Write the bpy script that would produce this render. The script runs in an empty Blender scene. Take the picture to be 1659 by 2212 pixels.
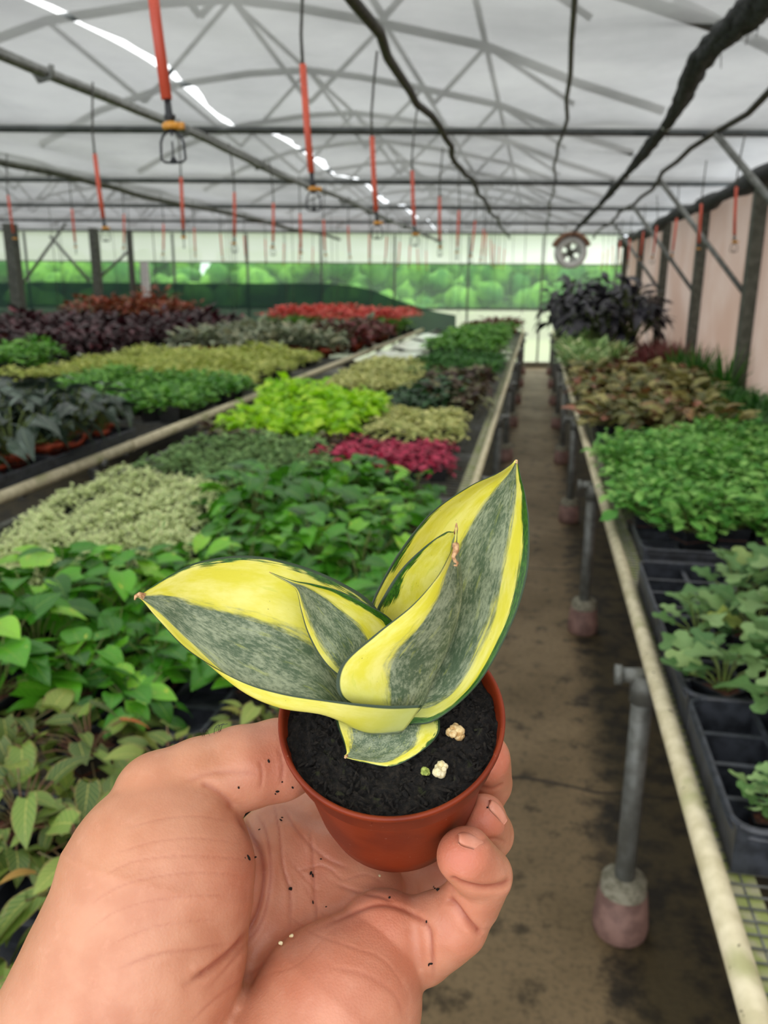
import bpy, bmesh, math, random
import numpy as np
from mathutils import Vector, Matrix, Euler
random.seed(7); np.random.seed(7)
SC = bpy.context.scene
COL = SC.collection

# ------------------------------------------------------------------ camera
F, CX, CY = 1780.0, 829.5, 1106.0
PITCH = math.atan(496 / F); YAW = math.atan((1160 - 829.5) / (F / math.cos(PITCH))); ROLL = math.radians(0.4)
CAM = np.array([0, 0, 1.55])
_f = np.array([-math.sin(YAW) * math.cos(PITCH), math.cos(YAW) * math.cos(PITCH), -math.sin(PITCH)])
_r = np.array([math.cos(YAW), math.sin(YAW), 0.0]); _u = np.cross(_r, _f)
AR = _r * math.cos(ROLL) + _u * math.sin(ROLL); AU = -_r * math.sin(ROLL) + _u * math.cos(ROLL); AF = _f
def ray(px, py): return AF + AR * (px - CX) / F - AU * (py - CY) / F
def PZ(px, py, z):
    d = ray(px, py); return CAM + d * (z - CAM[2]) / d[2]
def PX(px, py, x):
    d = ray(px, py); return CAM + d * (x / d[0])
def PD(px, py, cm):                       # a point at a distance in centimetres along the view
    return CAM + ray(px, py) * (cm / 100.0)
cd = bpy.data.cameras.new('camera'); cam = bpy.data.objects.new('camera', cd); COL.objects.link(cam)
cam.matrix_world = Matrix(((AR[0], AU[0], -AF[0], CAM[0]), (AR[1], AU[1], -AF[1], CAM[1]), (AR[2], AU[2], -AF[2], CAM[2]), (0, 0, 0, 1)))
cd.sensor_fit = 'VERTICAL'; cd.sensor_height = 36.0; cd.sensor_width = 27.0; cd.lens = 36 * F / 2212; cd.clip_start = 0.01; cd.clip_end = 300
cd.dof.use_dof = True; cd.dof.focus_distance = 0.245; cd.dof.aperture_fstop = 20.0
SC.camera = cam

# ------------------------------------------------------------------ sky and exposure
SKY_STRENGTH = 3.6
w = bpy.data.worlds.new('overcast_sky'); SC.world = w; w.use_nodes = True
nt = w.node_tree; nt.nodes.clear()
tc = nt.nodes.new('ShaderNodeTexCoord'); sx = nt.nodes.new('ShaderNodeSeparateXYZ'); cr = nt.nodes.new('ShaderNodeValToRGB')
bg = nt.nodes.new('ShaderNodeBackground'); ow = nt.nodes.new('ShaderNodeOutputWorld')
cr.color_ramp.elements[0].position = 0.0; cr.color_ramp.elements[0].color = (0.62, 0.66, 0.70, 1)
cr.color_ramp.elements[1].position = 0.5; cr.color_ramp.elements[1].color = (1.0, 0.99, 0.965, 1)
nt.links.new(tc.outputs['Generated'], sx.inputs[0]); nt.links.new(sx.outputs['Z'], cr.inputs[0])
nt.links.new(cr.outputs[0], bg.inputs['Color']); bg.inputs['Strength'].default_value = SKY_STRENGTH
nt.links.new(bg.outputs[0], ow.inputs[0])
SC.view_settings.view_transform = 'Standard'; SC.view_settings.look = 'None'; SC.view_settings.gamma = 1
SC.view_settings.exposure = -0.1; SC.view_settings.use_curve_mapping = False
cy = SC.cycles
cy.use_denoising = True; cy.max_bounces = 10; cy.transparent_max_bounces = 24; cy.diffuse_bounces = 4; cy.glossy_bounces = 3
cy.transmission_bounces = 6; cy.caustics_reflective = False; cy.caustics_refractive = False; cy.sample_clamp_indirect = 6

# ------------------------------------------------------------------ helpers
def tag(o, label=None, cat=None, group=None, kind=None):
    if label: o['label'] = label
    if cat: o['category'] = cat
    if group: o['group'] = group
    if kind: o['kind'] = kind
    return o
def empty(name, loc=(0, 0, 0), rz=0.0):
    o = bpy.data.objects.new(name, None); o.empty_display_size = 0.02; COL.objects.link(o)
    o.location = loc; o.rotation_euler = (0, 0, rz); return o
def mesh_from(name, V, Fc, mats=(), uv=None, smooth=True, mi=None, attrs=None):
    me = bpy.data.meshes.new(name); V = np.asarray(V, dtype=float)
    me.from_pydata(V.tolist(), [], Fc); me.update()
    for m in mats: me.materials.append(m)
    if smooth: me.polygons.foreach_set('use_smooth', [True] * len(me.polygons))
    if mi is not None: me.polygons.foreach_set('material_index', mi)
    if uv is not None:
        ul = me.uv_layers.new(name='UVMap'); li = np.empty(len(me.loops), dtype=np.int32); me.loops.foreach_get('vertex_index', li)
        ul.data.foreach_set('uv', np.asarray(uv, dtype=float)[li].ravel())
    if attrs:
        for k, a in attrs.items():
            at = me.attributes.new(k, 'FLOAT', 'POINT'); at.data.foreach_set('value', np.asarray(a, dtype=float))
    return me
def link(name, me, parent=None, loc=None):
    o = bpy.data.objects.new(name, me); COL.objects.link(o)
    if parent is not None: o.parent = parent
    if loc is not None: o.location = loc
    return o
class MB:
    """collects simple solids into one mesh"""
    def __init__(s): s.V = []; s.F = []; s.mi = []; s.cur = 0
    def add(s, V, Fc):
        n = len(s.V); s.V += [tuple(v) for v in V]; s.F += [tuple(i + n for i in f) for f in Fc]; s.mi += [s.cur] * len(Fc)
    def box(s, lo, hi, bev=0.0):
        (x0, y0, z0), (x1, y1, z1) = lo, hi
        if bev <= 0:
            V = [(x0, y0, z0), (x1, y0, z0), (x1, y1, z0), (x0, y1, z0), (x0, y0, z1), (x1, y0, z1), (x1, y1, z1), (x0, y1, z1)]
            s.add(V, [(3, 2, 1, 0), (4, 5, 6, 7), (0, 1, 5, 4), (1, 2, 6, 5), (2, 3, 7, 6), (3, 0, 4, 7)])
        else:
            b = bev
            def ring(i, z): return [(x0 + i, y0 + i + (b if i == 0 else 0), z)] 
            rs = []
            for z, i in ((z0, b), (z0 + b, 0), (z1 - b, 0), (z1, b)):
                rs.append([(x0 + b, y0 + i, z), (x1 - b, y0 + i, z), (x1 - i, y0 + b, z), (x1 - i, y1 - b, z), (x1 - b, y1 - i, z), (x0 + b, y1 - i, z), (x0 + i, y1 - b, z), (x0 + i, y0 + b, z)])
            V = sum(rs, []); Fc = [tuple(range(7, -1, -1)), tuple(range(24, 32))]
            for k in range(3):
                for j in range(8): Fc.append((k * 8 + j, k * 8 + (j + 1) % 8, (k + 1) * 8 + (j + 1) % 8, (k + 1) * 8 + j))
            s.add(V, Fc)
    def tube(s, pts, r, n=8, cap=True):
        pts = [Vector(p) for p in pts]; rr = r if isinstance(r, (list, tuple)) else [r] * len(pts)
        V = []; up = None
        for i, p in enumerate(pts):
            t = (pts[min(i + 1, len(pts) - 1)] - pts[max(i - 1, 0)]).normalized()
            if up is None:
                up = Vector((0, 0, 1)) if abs(t.z) < 0.9 else Vector((1, 0, 0))
            a = t.cross(up).normalized(); b = a.cross(t).normalized(); up = b
            for k in range(n):
                q = 2 * math.pi * k / n; V.append(p + (a * math.cos(q) + b * math.sin(q)) * rr[i])
        Fc = []
        for i in range(len(pts) - 1):
            for k in range(n): Fc.append((i * n + k, i * n + (k + 1) % n, (i + 1) * n + (k + 1) % n, (i + 1) * n + k))
        if cap: Fc.append(tuple(range(n - 1, -1, -1))); Fc.append(tuple(range((len(pts) - 1) * n, len(pts) * n)))
        s.add(V, Fc)
    def lathe(s, prof, n=24, c=(0, 0, 0), closed=False):
        V = []; m = len(prof)
        for (r, z) in prof:
            for k in range(n):
                q = 2 * math.pi * k / n; V.append((c[0] + r * math.cos(q), c[1] + r * math.sin(q), c[2] + z))
        Fc = []
        for i in range(m if closed else m - 1):
            j = (i + 1) % m
            for k in range(n): Fc.append((i * n + k, i * n + (k + 1) % n, j * n + (k + 1) % n, j * n + k))
        if not closed:
            if prof[0][0] > 1e-5: Fc.append(tuple(range(n - 1, -1, -1)))
            if prof[-1][0] > 1e-5: Fc.append(tuple(range((m - 1) * n, m * n)))
        s.add(V, Fc)
    def me(s, name, mats, smooth=False):
        m = mesh_from(name, s.V, s.F, mats if isinstance(mats, (list, tuple)) else [mats], smooth=smooth, mi=s.mi); return m
    def build(s, name, mats, parent=None, smooth=False, loc=None): return link(name, s.me(name, mats, smooth), parent, loc)
def copy_tree(o, parent=None):
    c = o.copy(); COL.objects.link(c)
    if parent is not None: c.parent = parent
    for ch in o.children: copy_tree(ch, c)
    return c

# ------------------------------------------------------------------ materials
class NT:
    def __init__(s, name):
        s.m = bpy.data.materials.new(name); s.m.use_nodes = True; s.t = s.m.node_tree; s.t.nodes.clear()
        s.out = s.t.nodes.new('ShaderNodeOutputMaterial')
    def n(s, typ, **kw):
        nd = s.t.nodes.new(typ)
        for k, v in kw.items():
            if hasattr(nd, k): setattr(nd, k, v)
        return nd
    def l(s, a, b): s.t.links.new(a, b)
    def setv(s, sock, v):
        if hasattr(v, 'is_output') or hasattr(v, 'links'): s.l(v, sock)
        else: sock.default_value = v
    def math(s, op, a, b=0.0, clamp=False):
        nd = s.n('ShaderNodeMath'); nd.operation = op; nd.use_clamp = clamp; s.setv(nd.inputs[0], a); s.setv(nd.inputs[1], b); return nd.outputs[0]
    def mix(s, f, a, b):
        nd = s.n('ShaderNodeMix'); nd.data_type = 'RGBA'; s.setv(nd.inputs[0], f)
        s.setv(nd.inputs[6], a if hasattr(a, 'links') else (*a[:3], 1)); s.setv(nd.inputs[7], b if hasattr(b, 'links') else (*b[:3], 1)); return nd.outputs[2]
    def noise(s, scale, detail=3, vec=None, rough=0.5, dist=0.0):
        nd = s.n('ShaderNodeTexNoise'); nd.inputs['Scale'].default_value = scale; nd.inputs['Detail'].default_value = detail
        nd.inputs['Roughness'].default_value = rough; nd.inputs['Distortion'].default_value = dist
        if vec is not None: s.l(vec, nd.inputs['Vector'])
        return nd.outputs['Fac']
    def ramp(s, f, stops):
        nd = s.n('ShaderNodeValToRGB'); s.l(f, nd.inputs[0]); e = nd.color_ramp.elements
        while len(e) < len(stops): e.new(0.5)
        for i, (p, c) in enumerate(stops): e[i].position = p; e[i].color = (*c, 1) if len(c) == 3 else c
        return nd.outputs[0]
    def step(s, f, a, b):
        nd = s.n('ShaderNodeMapRange'); nd.interpolation_type = 'SMOOTHSTEP'; s.setv(nd.inputs['Value'], f)
        nd.inputs['From Min'].default_value = a; nd.inputs['From Max'].default_value = b; return nd.outputs[0]
    def obj(s): return s.n('ShaderNodeTexCoord').outputs['Object']
    def geo(s): return s.n('ShaderNodeNewGeometry').outputs['Position']
    def mapv(s, vec, scale):
        nd = s.n('ShaderNodeMapping'); nd.inputs['Scale'].default_value = scale; s.l(vec, nd.inputs['Vector']); return nd.outputs[0]
    def bump(s, h, strength=0.3, dist=0.002):
        nd = s.n('ShaderNodeBump'); nd.inputs['Strength'].default_value = strength; nd.inputs['Distance'].default_value = dist; s.l(h, nd.inputs['Height']); return nd.outputs[0]
    def pr(s, col, rough=0.5, metal=0.0, bump=None, spec=0.5, **kw):
        nd = s.n('ShaderNodeBsdfPrincipled'); s.setv(nd.inputs['Base Color'], col if hasattr(col, 'links') else (*col[:3], 1)); s.setv(nd.inputs['Roughness'], rough)
        nd.inputs['Metallic'].default_value = metal; nd.inputs['Specular IOR Level'].default_value = spec
        if bump is not None: s.l(bump, nd.inputs['Normal'])
        for k, v in kw.items(): s.setv(nd.inputs[k], v)
        return nd.outputs[0]
    def mixs(s, f, a, b):
        nd = s.n('ShaderNodeMixShader'); s.setv(nd.inputs[0], f); s.l(a, nd.inputs[1]); s.l(b, nd.inputs[2]); return nd.outputs[0]
    def transl(s, col):
        nd = s.n('ShaderNodeBsdfTranslucent'); s.setv(nd.inputs[0], col if hasattr(col, 'links') else (*col[:3], 1)); return nd.outputs[0]
    def transp(s, col=(1, 1, 1)):
        nd = s.n('ShaderNodeBsdfTransparent'); nd.inputs[0].default_value = (*col, 1); return nd.outputs[0]
    def diff(s, col):
        nd = s.n('ShaderNodeBsdfDiffuse'); s.setv(nd.inputs[0], col if hasattr(col, 'links') else (*col[:3], 1)); return nd.outputs[0]
    def done(s, sh): s.l(sh, s.out.inputs['Surface']); return s.m
def srgb(r, g, b):
    f = lambda c: (c / 255 / 12.92) if c <= 10 else ((c / 255 + 0.055) / 1.055) ** 2.4
    return (f(r), f(g), f(b))
def noisy(name, a, b, scale=20, rough=0.6, metal=0.0, bmp=0.2, lo=0.35, hi=0.65, spec=0.5, dist=0.002):
    t = NT(name); p = t.geo(); n = t.noise(scale, 5, p); return t.done(t.pr(t.mix(t.step(n, lo, hi), a, b), rough, metal, t.bump(n, bmp, dist), spec))

M = {}
M['galv'] = noisy('galvanised_steel', srgb(120, 122, 118), srgb(95, 96, 90), 30, 0.5, 0.3)
M['steel_dark'] = noisy('weathered_dark_steel', srgb(92, 94, 84), srgb(70, 72, 62), 20, 0.6, 0.2)
M['bar'] = noisy('grey_painted_tube', srgb(88, 92, 92), srgb(70, 74, 72), 8, 0.5, 0.2)
M['cable'] = noisy('dark_irrigation_hose', srgb(62, 60, 50), srgb(40, 38, 32), 40, 0.6)
M['hose'] = noisy('grey_drop_hose', srgb(78, 78, 70), srgb(60, 60, 54), 40, 0.5)
M['black_plastic'] = noisy('black_plastic', srgb(34, 37, 42), srgb(22, 24, 27), 60, 0.42, bmp=0.05)
M['tray'] = noisy('blue_black_tray_plastic', srgb(58, 62, 70), srgb(34, 37, 43), 35, 0.45, bmp=0.08)
M['orange'] = noisy('orange_red_weight_tube', srgb(214, 92, 66), srgb(196, 78, 56), 12, 0.45)
M['yellow'] = noisy('amber_plastic', srgb(214, 150, 50), srgb(180, 120, 40), 60, 0.4)
M['terracotta'] = noisy('terracotta_plastic', srgb(188, 80, 48), srgb(160, 62, 36), 30, 0.5)
M['concrete'] = noisy('grey_concrete', srgb(150, 146, 128), srgb(112, 108, 90), 60, 0.9, bmp=0.5)
M['red_bucket'] = noisy('faded_red_plastic', srgb(142, 110, 100), srgb(112, 84, 76), 25, 0.7)
M['soil'] = noisy('dark_potting_soil', srgb(52, 42, 34), srgb(24, 19, 16), 220, 0.95, bmp=0.8, dist=0.004)
M['soil_brown'] = noisy('brown_coir_soil', srgb(110, 68, 50), srgb(62, 40, 30), 180, 0.95, bmp=0.8, dist=0.004)
M['white'] = noisy('white_plastic', srgb(225, 225, 220), srgb(205, 205, 200), 30, 0.5)
M['wire'] = noisy('zinc_wire', srgb(140, 142, 138), srgb(105, 108, 102), 50, 0.45, 0.5)
M['netbundle'] = noisy('black_shade_net_bundle', srgb(56, 58, 58), srgb(24, 25, 26), 45, 0.8, bmp=0.9, dist=0.01)
M['stem'] = noisy('green_stem', srgb(110, 130, 60), srgb(90, 100, 50), 30, 0.6)
M['stem_red'] = noisy('reddish_stem', srgb(120, 80, 60), srgb(96, 96, 56), 30, 0.6)
M['fanbrown'] = noisy('brown_painted_housing', srgb(150, 110, 84), srgb(110, 78, 60), 20, 0.6)

# cream rail: painted pipe with chipped rusty spots and green algae film
t = NT('cream_bench_rail'); p = t.geo(); n1 = t.noise(26, 5, p); n2 = t.noise(70, 4, p); n3 = t.noise(6, 3, p)
c = t.mix(t.step(n1, 0.3, 0.7), srgb(218, 208, 176), srgb(188, 178, 142)); c = t.mix(t.math('MULTIPLY', t.step(n3, 0.58, 0.72), 0.55), c, srgb(140, 146, 84))
c = t.mix(t.step(n2, 0.66, 0.72), c, srgb(92, 80, 58)); M['rail'] = t.done(t.pr(c, 0.6, 0, t.bump(n2, 0.3)))
t = NT('mossy_bench_frame'); p = t.geo(); n1 = t.noise(24, 4, p); M['rail_moss'] = t.done(t.pr(t.mix(t.step(n1, 0.4, 0.6), srgb(150, 160, 92), srgb(176, 172, 140)), 0.7))
# aisle floor: damp worn concrete with stains, spots and soil
t = NT('damp_concrete_floor'); p = t.geo(); n1 = t.noise(1.6, 6, p, 0.6); n2 = t.noise(9, 6, p, 0.65); n3 = t.noise(60, 4, p); n4 = t.noise(2.3, 2, p, 0.5, 1.0)
c = t.mix(t.step(n1, 0.35, 0.65), srgb(150, 128, 94), srgb(118, 100, 70)); c = t.mix(t.step(n2, 0.52, 0.68), c, srgb(74, 62, 40))
sx_ = t.n('ShaderNodeSeparateXYZ'); t.l(p, sx_.inputs[0])
edge = t.math('ABSOLUTE', t.math('SUBTRACT', sx_.outputs['X'], 0.035)); edge = t.step(t.math('ADD', edge, t.math('MULTIPLY', t.math('SUBTRACT', n2, 0.5), 0.25)), 0.16, 0.30)
c2 = t.mix(t.step(n2, 0.42, 0.62), srgb(76, 66, 42), srgb(36, 31, 21)); c = t.mix(edge, c, c2)
c = t.mix(t.math('MULTIPLY', t.step(n3, 0.45, 0.7), 0.35), c, srgb(56, 46, 30))
vor = t.n('ShaderNodeTexVoronoi'); vor.inputs['Scale'].default_value = 2.6; t.l(p, vor.inputs['Vector']); c = t.mix(t.step(t.math('ADD', vor.outputs['Distance'], t.math('MULTIPLY', n2, 0.04)), 0.10, 0.045), c, srgb(38, 33, 24))
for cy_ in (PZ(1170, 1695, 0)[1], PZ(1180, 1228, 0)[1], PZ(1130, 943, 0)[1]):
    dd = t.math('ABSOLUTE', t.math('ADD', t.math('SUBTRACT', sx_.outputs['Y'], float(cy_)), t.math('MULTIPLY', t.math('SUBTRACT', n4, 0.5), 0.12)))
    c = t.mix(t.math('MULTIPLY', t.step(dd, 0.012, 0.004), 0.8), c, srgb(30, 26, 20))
M['floor'] = t.done(t.pr(c, t.math('ADD', t.math('MULTIPLY', n1, 0.35), 0.45), 0, t.bump(n3, 0.4, 0.004)))
# ceiling cloth: knitted white shade cloth
t = NT('white_shade_cloth'); p = t.geo(); n1 = t.noise(1.3, 4, p, 0.55); wv = t.n('ShaderNodeTexWave'); wv.inputs['Scale'].default_value = 30; t.l(p, wv.inputs['Vector'])
c = t.mix(t.step(n1, 0.3, 0.75), srgb(164, 165, 165), srgb(130, 131, 131)); lw = t.n('ShaderNodeLayerWeight'); lw.inputs[0].default_value = 0.5
op = t.math('ADD', 0.64, t.math('MULTIPLY', lw.outputs['Facing'], 0.34))      # an open knit closes up at a grazing angle
M['cloth'] = t.done(t.mixs(op, t.transp(), t.mixs(0.72, t.transl(c), t.diff(c))))
t = NT('clear_roof_film'); M['film'] = t.done(t.mixs(0.30, t.transp((0.95, 0.96, 0.96)), t.transl((0.85, 0.87, 0.88))))
t = NT('white_wall_film'); M['wfilm'] = t.done(t.mixs(0.96, t.transp(), t.transl((0.97, 0.95, 0.95))))
t = NT('greenish_wall_film'); p = t.geo(); n = t.noise(1.5, 3, p); M['gfilm'] = t.done(t.mixs(t.math('ADD', 0.10, t.math('MULTIPLY', n, 0.16)), t.transp((0.62, 0.76, 0.60)), t.transl((0.50, 0.62, 0.54))))
t = NT('milky_lower_film'); p = t.geo(); M['lfilm'] = t.done(t.mixs(0.7, t.transp(), t.transl((0.80, 0.82, 0.68))))
t = NT('green_windbreak_net'); M['gnet'] = t.done(t.mixs(0.90, t.transp((0.7, 0.9, 0.8)), t.diff(srgb(50, 72, 66))))
t = NT('tan_pink_wall_film'); p = t.geo(); n1 = t.noise(1.1, 4, p); sz = t.n('ShaderNodeSeparateXYZ'); t.l(p, sz.inputs[0])
c = t.mix(t.step(n1, 0.3, 0.7), srgb(184, 166, 154), srgb(168, 142, 126)); M['tan'] = t.done(t.mixs(0.40, t.diff(c), t.transl(c)))

# ================================================================== the greenhouse shell
def struct(name, me_or_mb, mats=None, smooth=False):
    o = me_or_mb.build(name, mats, None, smooth) if isinstance(me_or_mb, MB) else link(name, me_or_mb)
    o['kind'] = 'structure'; return o
SK = 0.175                                  # the cross frames stand at a slight skew to the aisle
WALLX = 1.5
def wy(x, base=16.3): return base + SK * (x - 0.2)
b = MB(); b.box((-24, -3, -0.06), (2.6, 17.2, 0.0)); struct('floor', b, M['floor'])
t = NT('outdoor_grass'); p = t.geo(); n1 = t.noise(0.5, 5, p); M['grassy'] = t.done(t.pr(t.mix(t.step(n1, 0.35, 0.65), srgb(120, 150, 80), srgb(90, 125, 62)), 0.9))
b = MB(); b.box((-60, 17.25, -0.12), (60, 90, -0.02)); struct('ground', b, M['grassy'])
# right wall
b = MB(); b.add([(WALLX, -2, 0), (WALLX, 16.6, 0), (WALLX, 16.6, 2.25), (WALLX, -2, 2.25)], [(0, 1, 2, 3)]); struct('wall_right', b, M['tan'])
# far wall in bands (film on rails)
def wall_band(name, z0, z1, mat, x0=-24, x1=WALLX, base=16.3, n=60, ripple=0.012):
    V = []; Fc = []
    for i in range(n + 1):
        x = x0 + (x1 - x0) * i / n; y = wy(x, base) + ripple * math.sin(x * 9)
        V += [(x, y, z0), (x, y, z1)]
    for i in range(n): Fc.append((2 * i, 2 * i + 2, 2 * i + 3, 2 * i + 1))
    return struct(name, mesh_from(name, V, Fc, [mat]))
wall_band('wall_far', 1.09, 1.88, M['gfilm'])
wall_band('wall_far_upper', 1.90, 2.42, M['wfilm'])
wall_band('wall_far_lower', 0.10, 1.06, M['lfilm'])
def skewbar(x0, x1, base, z, h, d, mat, name):
    b = MB(); V = []
    for x in (x0, x1):
        y = wy(x, base); V += [(x, y - d, z - h), (x, y + d, z - h), (x, y + d, z + h), (x, y - d, z + h)]
    b.add(V, [(0, 1, 2, 3), (7, 6, 5, 4), (0, 4, 5, 1), (1, 5, 6, 2), (2, 6, 7, 3), (3, 7, 4, 0)]); return struct(name, b, mat)
skewbar(-24, WALLX, 16.3, 0.05, 0.05, 0.09, M['concrete'], 'trim_1')
skewbar(-24, WALLX, 16.26, 1.075, 0.02, 0.02, M['galv'], 'trim_2')
skewbar(-24, WALLX, 16.26, 1.89, 0.012, 0.015, M['galv'], 'trim_3')
for k in range(18):
    x = 1.4 - 1.35 * k; b = MB(); b.box((x - 0.018, wy(x) - 0.05, 0), (x + 0.018, wy(x) - 0.015, 2.4)); struct('column', b, M['galv'])
# shade net slung along the far wall
top = [(-60, 612), (100, 609), (300, 611), (520, 612), (700, 612), (760, 617), (810, 628), (850, 645), (900, 662), (945, 674), (985, 681)]
V = []; Fc = []; N = 80
for i in range(N + 1):
    px = -60 + (985 + 60) * i / N
    py = np.interp(px, [a for a, _ in top], [c for _, c in top]); d = ray(px, py); k = 15.9 / (d[1] - SK * d[0]); P = CAM + d * k
    V += [(P[0], P[1] + 0.03 * math.sin(i * 0.9), P[2]), (P[0], P[1] + 0.05 * math.sin(i * 0.7 + 1), 0.62)]
for i in range(N): Fc.append((2 * i, 2 * i + 2, 2 * i + 3, 2 * i + 1))
o = link('shade_net', mesh_from('shade_net', V, Fc, [M['gnet']])); tag(o, 'dark green windbreak net slung along the far wall, its right end sagging down', 'net')

# ceiling cloth: two panels, torn apart along the line above the double pipe
def bary(x, k): return 5.05 + 2.45 * k + SK * x
def cloth_z(x, y):
    ph = ((y - SK * x - 5.05) / 2.45) % 1.0
    return 2.40 + 0.085 * math.sin(math.pi * ph) + 0.008 * math.sin(x * 5 + y * 1.3) + 0.006 * math.sin(x * 11.3 - y * 4.1)
rg = random.Random(3)
gaps = [max(0.0, 0.028 + 0.022 * math.sin(i * 0.55) + 0.018 * math.sin(i * 1.9) + rg.uniform(-0.008, 0.008)) for i in range(200)]
def cloth(x0, x1, nx, gap_side):
    V = []; Fc = []; ys = np.arange(-0.7, 17.0, 0.1225); m = len(ys)
    for j, y in enumerate(ys):
        g = gaps[j % 200] if 1.6 < y < 12.5 else 0.0
        for i in range(nx + 1):
            u = i / nx; a, c_ = (x0 + (g if gap_side == 'L' else 0)), (x1 - (0 if gap_side != 'R' else 0))
            x = a + (c_ - a) * u; V.append((x, y, min(cloth_z(x, y), 5)))
    for j in range(m - 1):
        for i in range(nx): q = j * (nx + 1) + i; Fc.append((q, q + 1, q + nx + 2, q + nx + 1))
    return struct('ceiling', mesh_from('ceiling', V, Fc, [M['cloth']]))
cloth(-1.74, 2.4, 34, 'L'); cloth(-24, -1.76, 90, 'N')

# hoops and struts of the outer roof, seen through the cloth
arc_px = [(-260, 215), (-100, 118), (100, 45), (330, 8), (500, -2), (650, 18), (830, 52), (1050, 100), (1250, 180), (1430, 275)]
def plane_pt(px, py, base):
    d = ray(px, py); return CAM + d * (base / (d[1] - SK * d[0]))
arc = [plane_pt(a, c_, 5.05) for a, c_ in arc_px]; arc = [np.array([p_[0], p_[1], max(p_[2], 2.47)]) for p_ in arc]
for bay in (0, -1, -2, -3):
    for k in range(-1, 8):
        off = np.array([bay * 5.05, 1.55 * k + SK * bay * 5.05, 0]); b = MB()
        b.tube([tuple(p_ + off) for p_ in arc], 0.024, 6)
        nodes = [arc[2], arc[4], arc[6], arc[7]]; ch = [0.5 * (nodes[i] + nodes[i + 1]) for i in range(3)] + [0.5 * (arc[7] + arc[9])]
        ch = [np.array([c_[0], c_[1], 2.50]) for c_ in ch]
        for i in range(4):
            b.tube([tuple(nodes[i] + off), tuple(ch[i] + off)], 0.014, 5); 
            if i: b.tube([tuple(nodes[i] + off), tuple(ch[i - 1] + off)], 0.014, 5)
        o = b.build('roof_truss', M['bar'], None, True); o['kind'] = 'structure'
for x in (arc[4][0], arc[7][0]):
    z = 3.0 if x < -1 else arc[7][2]; b = MB(); b.tube([(x, -0.5, z), (x, 17, z)], 0.016, 5); struct('beam', b, M['bar'])
b = MB(); b.tube([tuple(plane_pt(1455, 0, 5.05)), tuple(plane_pt(1700, 122, 5.05))], 0.03, 6); struct('beam', b, M['bar'])
# outer roof film above everything
V = []; Fc = []; nx = 48
for i in range(nx + 1):
    x = -22 + (2.4 + 22) * i / nx; ph = ((x - 0.62) / 5.05) % 1.0; z = 2.62 + 0.75 * math.sin(math.pi * ph)
    V += [(x, -0.7, z), (x, 17.0, z)]
for i in range(nx): Fc.append((2 * i, 2 * i + 2, 2 * i + 3, 2 * i + 1))
struct('ceiling_outer', mesh_from('roof_film', V, Fc, [M['film']]))

# cross bars under the cloth
for k in range(-2, 5):
    b = MB(); b.tube([(-22, bary(-22, k), 2.36), (2.4, bary(2.4, k), 2.36)], 0.02, 8); struct('beam', b, M['bar'], True)
# lengthwise pipes and lines
def wob(x, z, y0, y1, amp=0.02, step=0.35, ph=0.0, za=0.012):
    n = int((y1 - y0) / step); return [(x + amp * math.sin(i * 0.9 + ph) + amp * 0.6 * math.sin(i * 2.3 + ph * 2), y0 + (y1 - y0) * i / n, z + za * math.sin(i * 0.55 + ph)) for i in range(n + 1)]
def line(name, pts, r, mat, label, cat):
    b = MB(); b.tube(pts, r, 8); o = b.build(name, mat, None, True); return tag(o, label, cat)
b = MB(); b.tube(wob(-1.86, 2.305, -0.5, 16.2, 0.006), 0.022, 8); b.tube(wob(-1.80, 2.27, -0.5, 16.2, 0.01, ph=1), 0.016, 8)
for y in np.arange(0.6, 16, 1.22): b.tube([(-1.86, y, 2.30), (-1.83, y, 2.25), (-1.78, y, 2.26), (-1.78, y, 2.30)], 0.012, 5)
tag(b.build('water_pipe', [M['galv'], M['white']], None, True), 'pale double pipe run below the torn bright slit in the ceiling cloth', 'pipe')
line('water_pipe', wob(-3.62, 2.31, 1.0, 15.5, 0.02), 0.024, M['steel_dark'], 'grey water pipe running lengthwise over the far left bench, furthest left of the ceiling pipes', 'pipe')
line('irrigation_hose', wob(-0.57, 2.33, 0.2, 15.8, 0.018, 0.3), 0.018, M['cable'], 'wavy black hose running lengthwise under the cloth above the middle bench', 'hose')
line('irrigation_hose', wob(0.88, 2.33, 0.5, 15.8, 0.03, 0.55, 2.0), 0.016, M['cable'], 'wavy brown hose running lengthwise above the bench on the tan wall side', 'hose')
line('cord', wob(0.08, 2.375, 1.0, 15.8, 0.014, 0.45, 0.6), 0.010, M['hose'], 'thin grey cord under the cloth running straight above the aisle', 'cord')
# bundle of black shade net with white clips
b = MB(); rg = random.Random(11)
ctr = [(1700, -60), (1640, 10), (1570, 70), (1510, 135), (1480, 200), (1440, 270), (1400, 320), (1350, 380), (1322, 412), (1296, 442), (1268, 472), (1240, 500)]
P = [PZ(a, c_, 2.31) for a, c_ in ctr]; rad = [0.045, 0.045, 0.04, 0.036, 0.036, 0.022, 0.034, 0.02, 0.03, 0.02, 0.03, 0.02]
def spl(P, n):
    P = [np.array(p_, float) for p_ in P]; out = []
    for i in range(len(P) - 1):
        p0, p1, p2, p3 = P[max(i - 1, 0)], P[i], P[i + 1], P[min(i + 2, len(P) - 1)]
        for k in range(n):
            u = k / n; out.append(0.5 * ((2 * p1) + (-p0 + p2) * u + (2 * p0 - 5 * p1 + 4 * p2 - p3) * u * u + (-p0 + 3 * p1 - 3 * p2 + p3) * u ** 3))
    out.append(P[-1]); return out
C1 = spl(P, 7); R1 = [float(np.interp(i / 7, range(len(rad)), rad)) for i in range(len(C1))]
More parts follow.
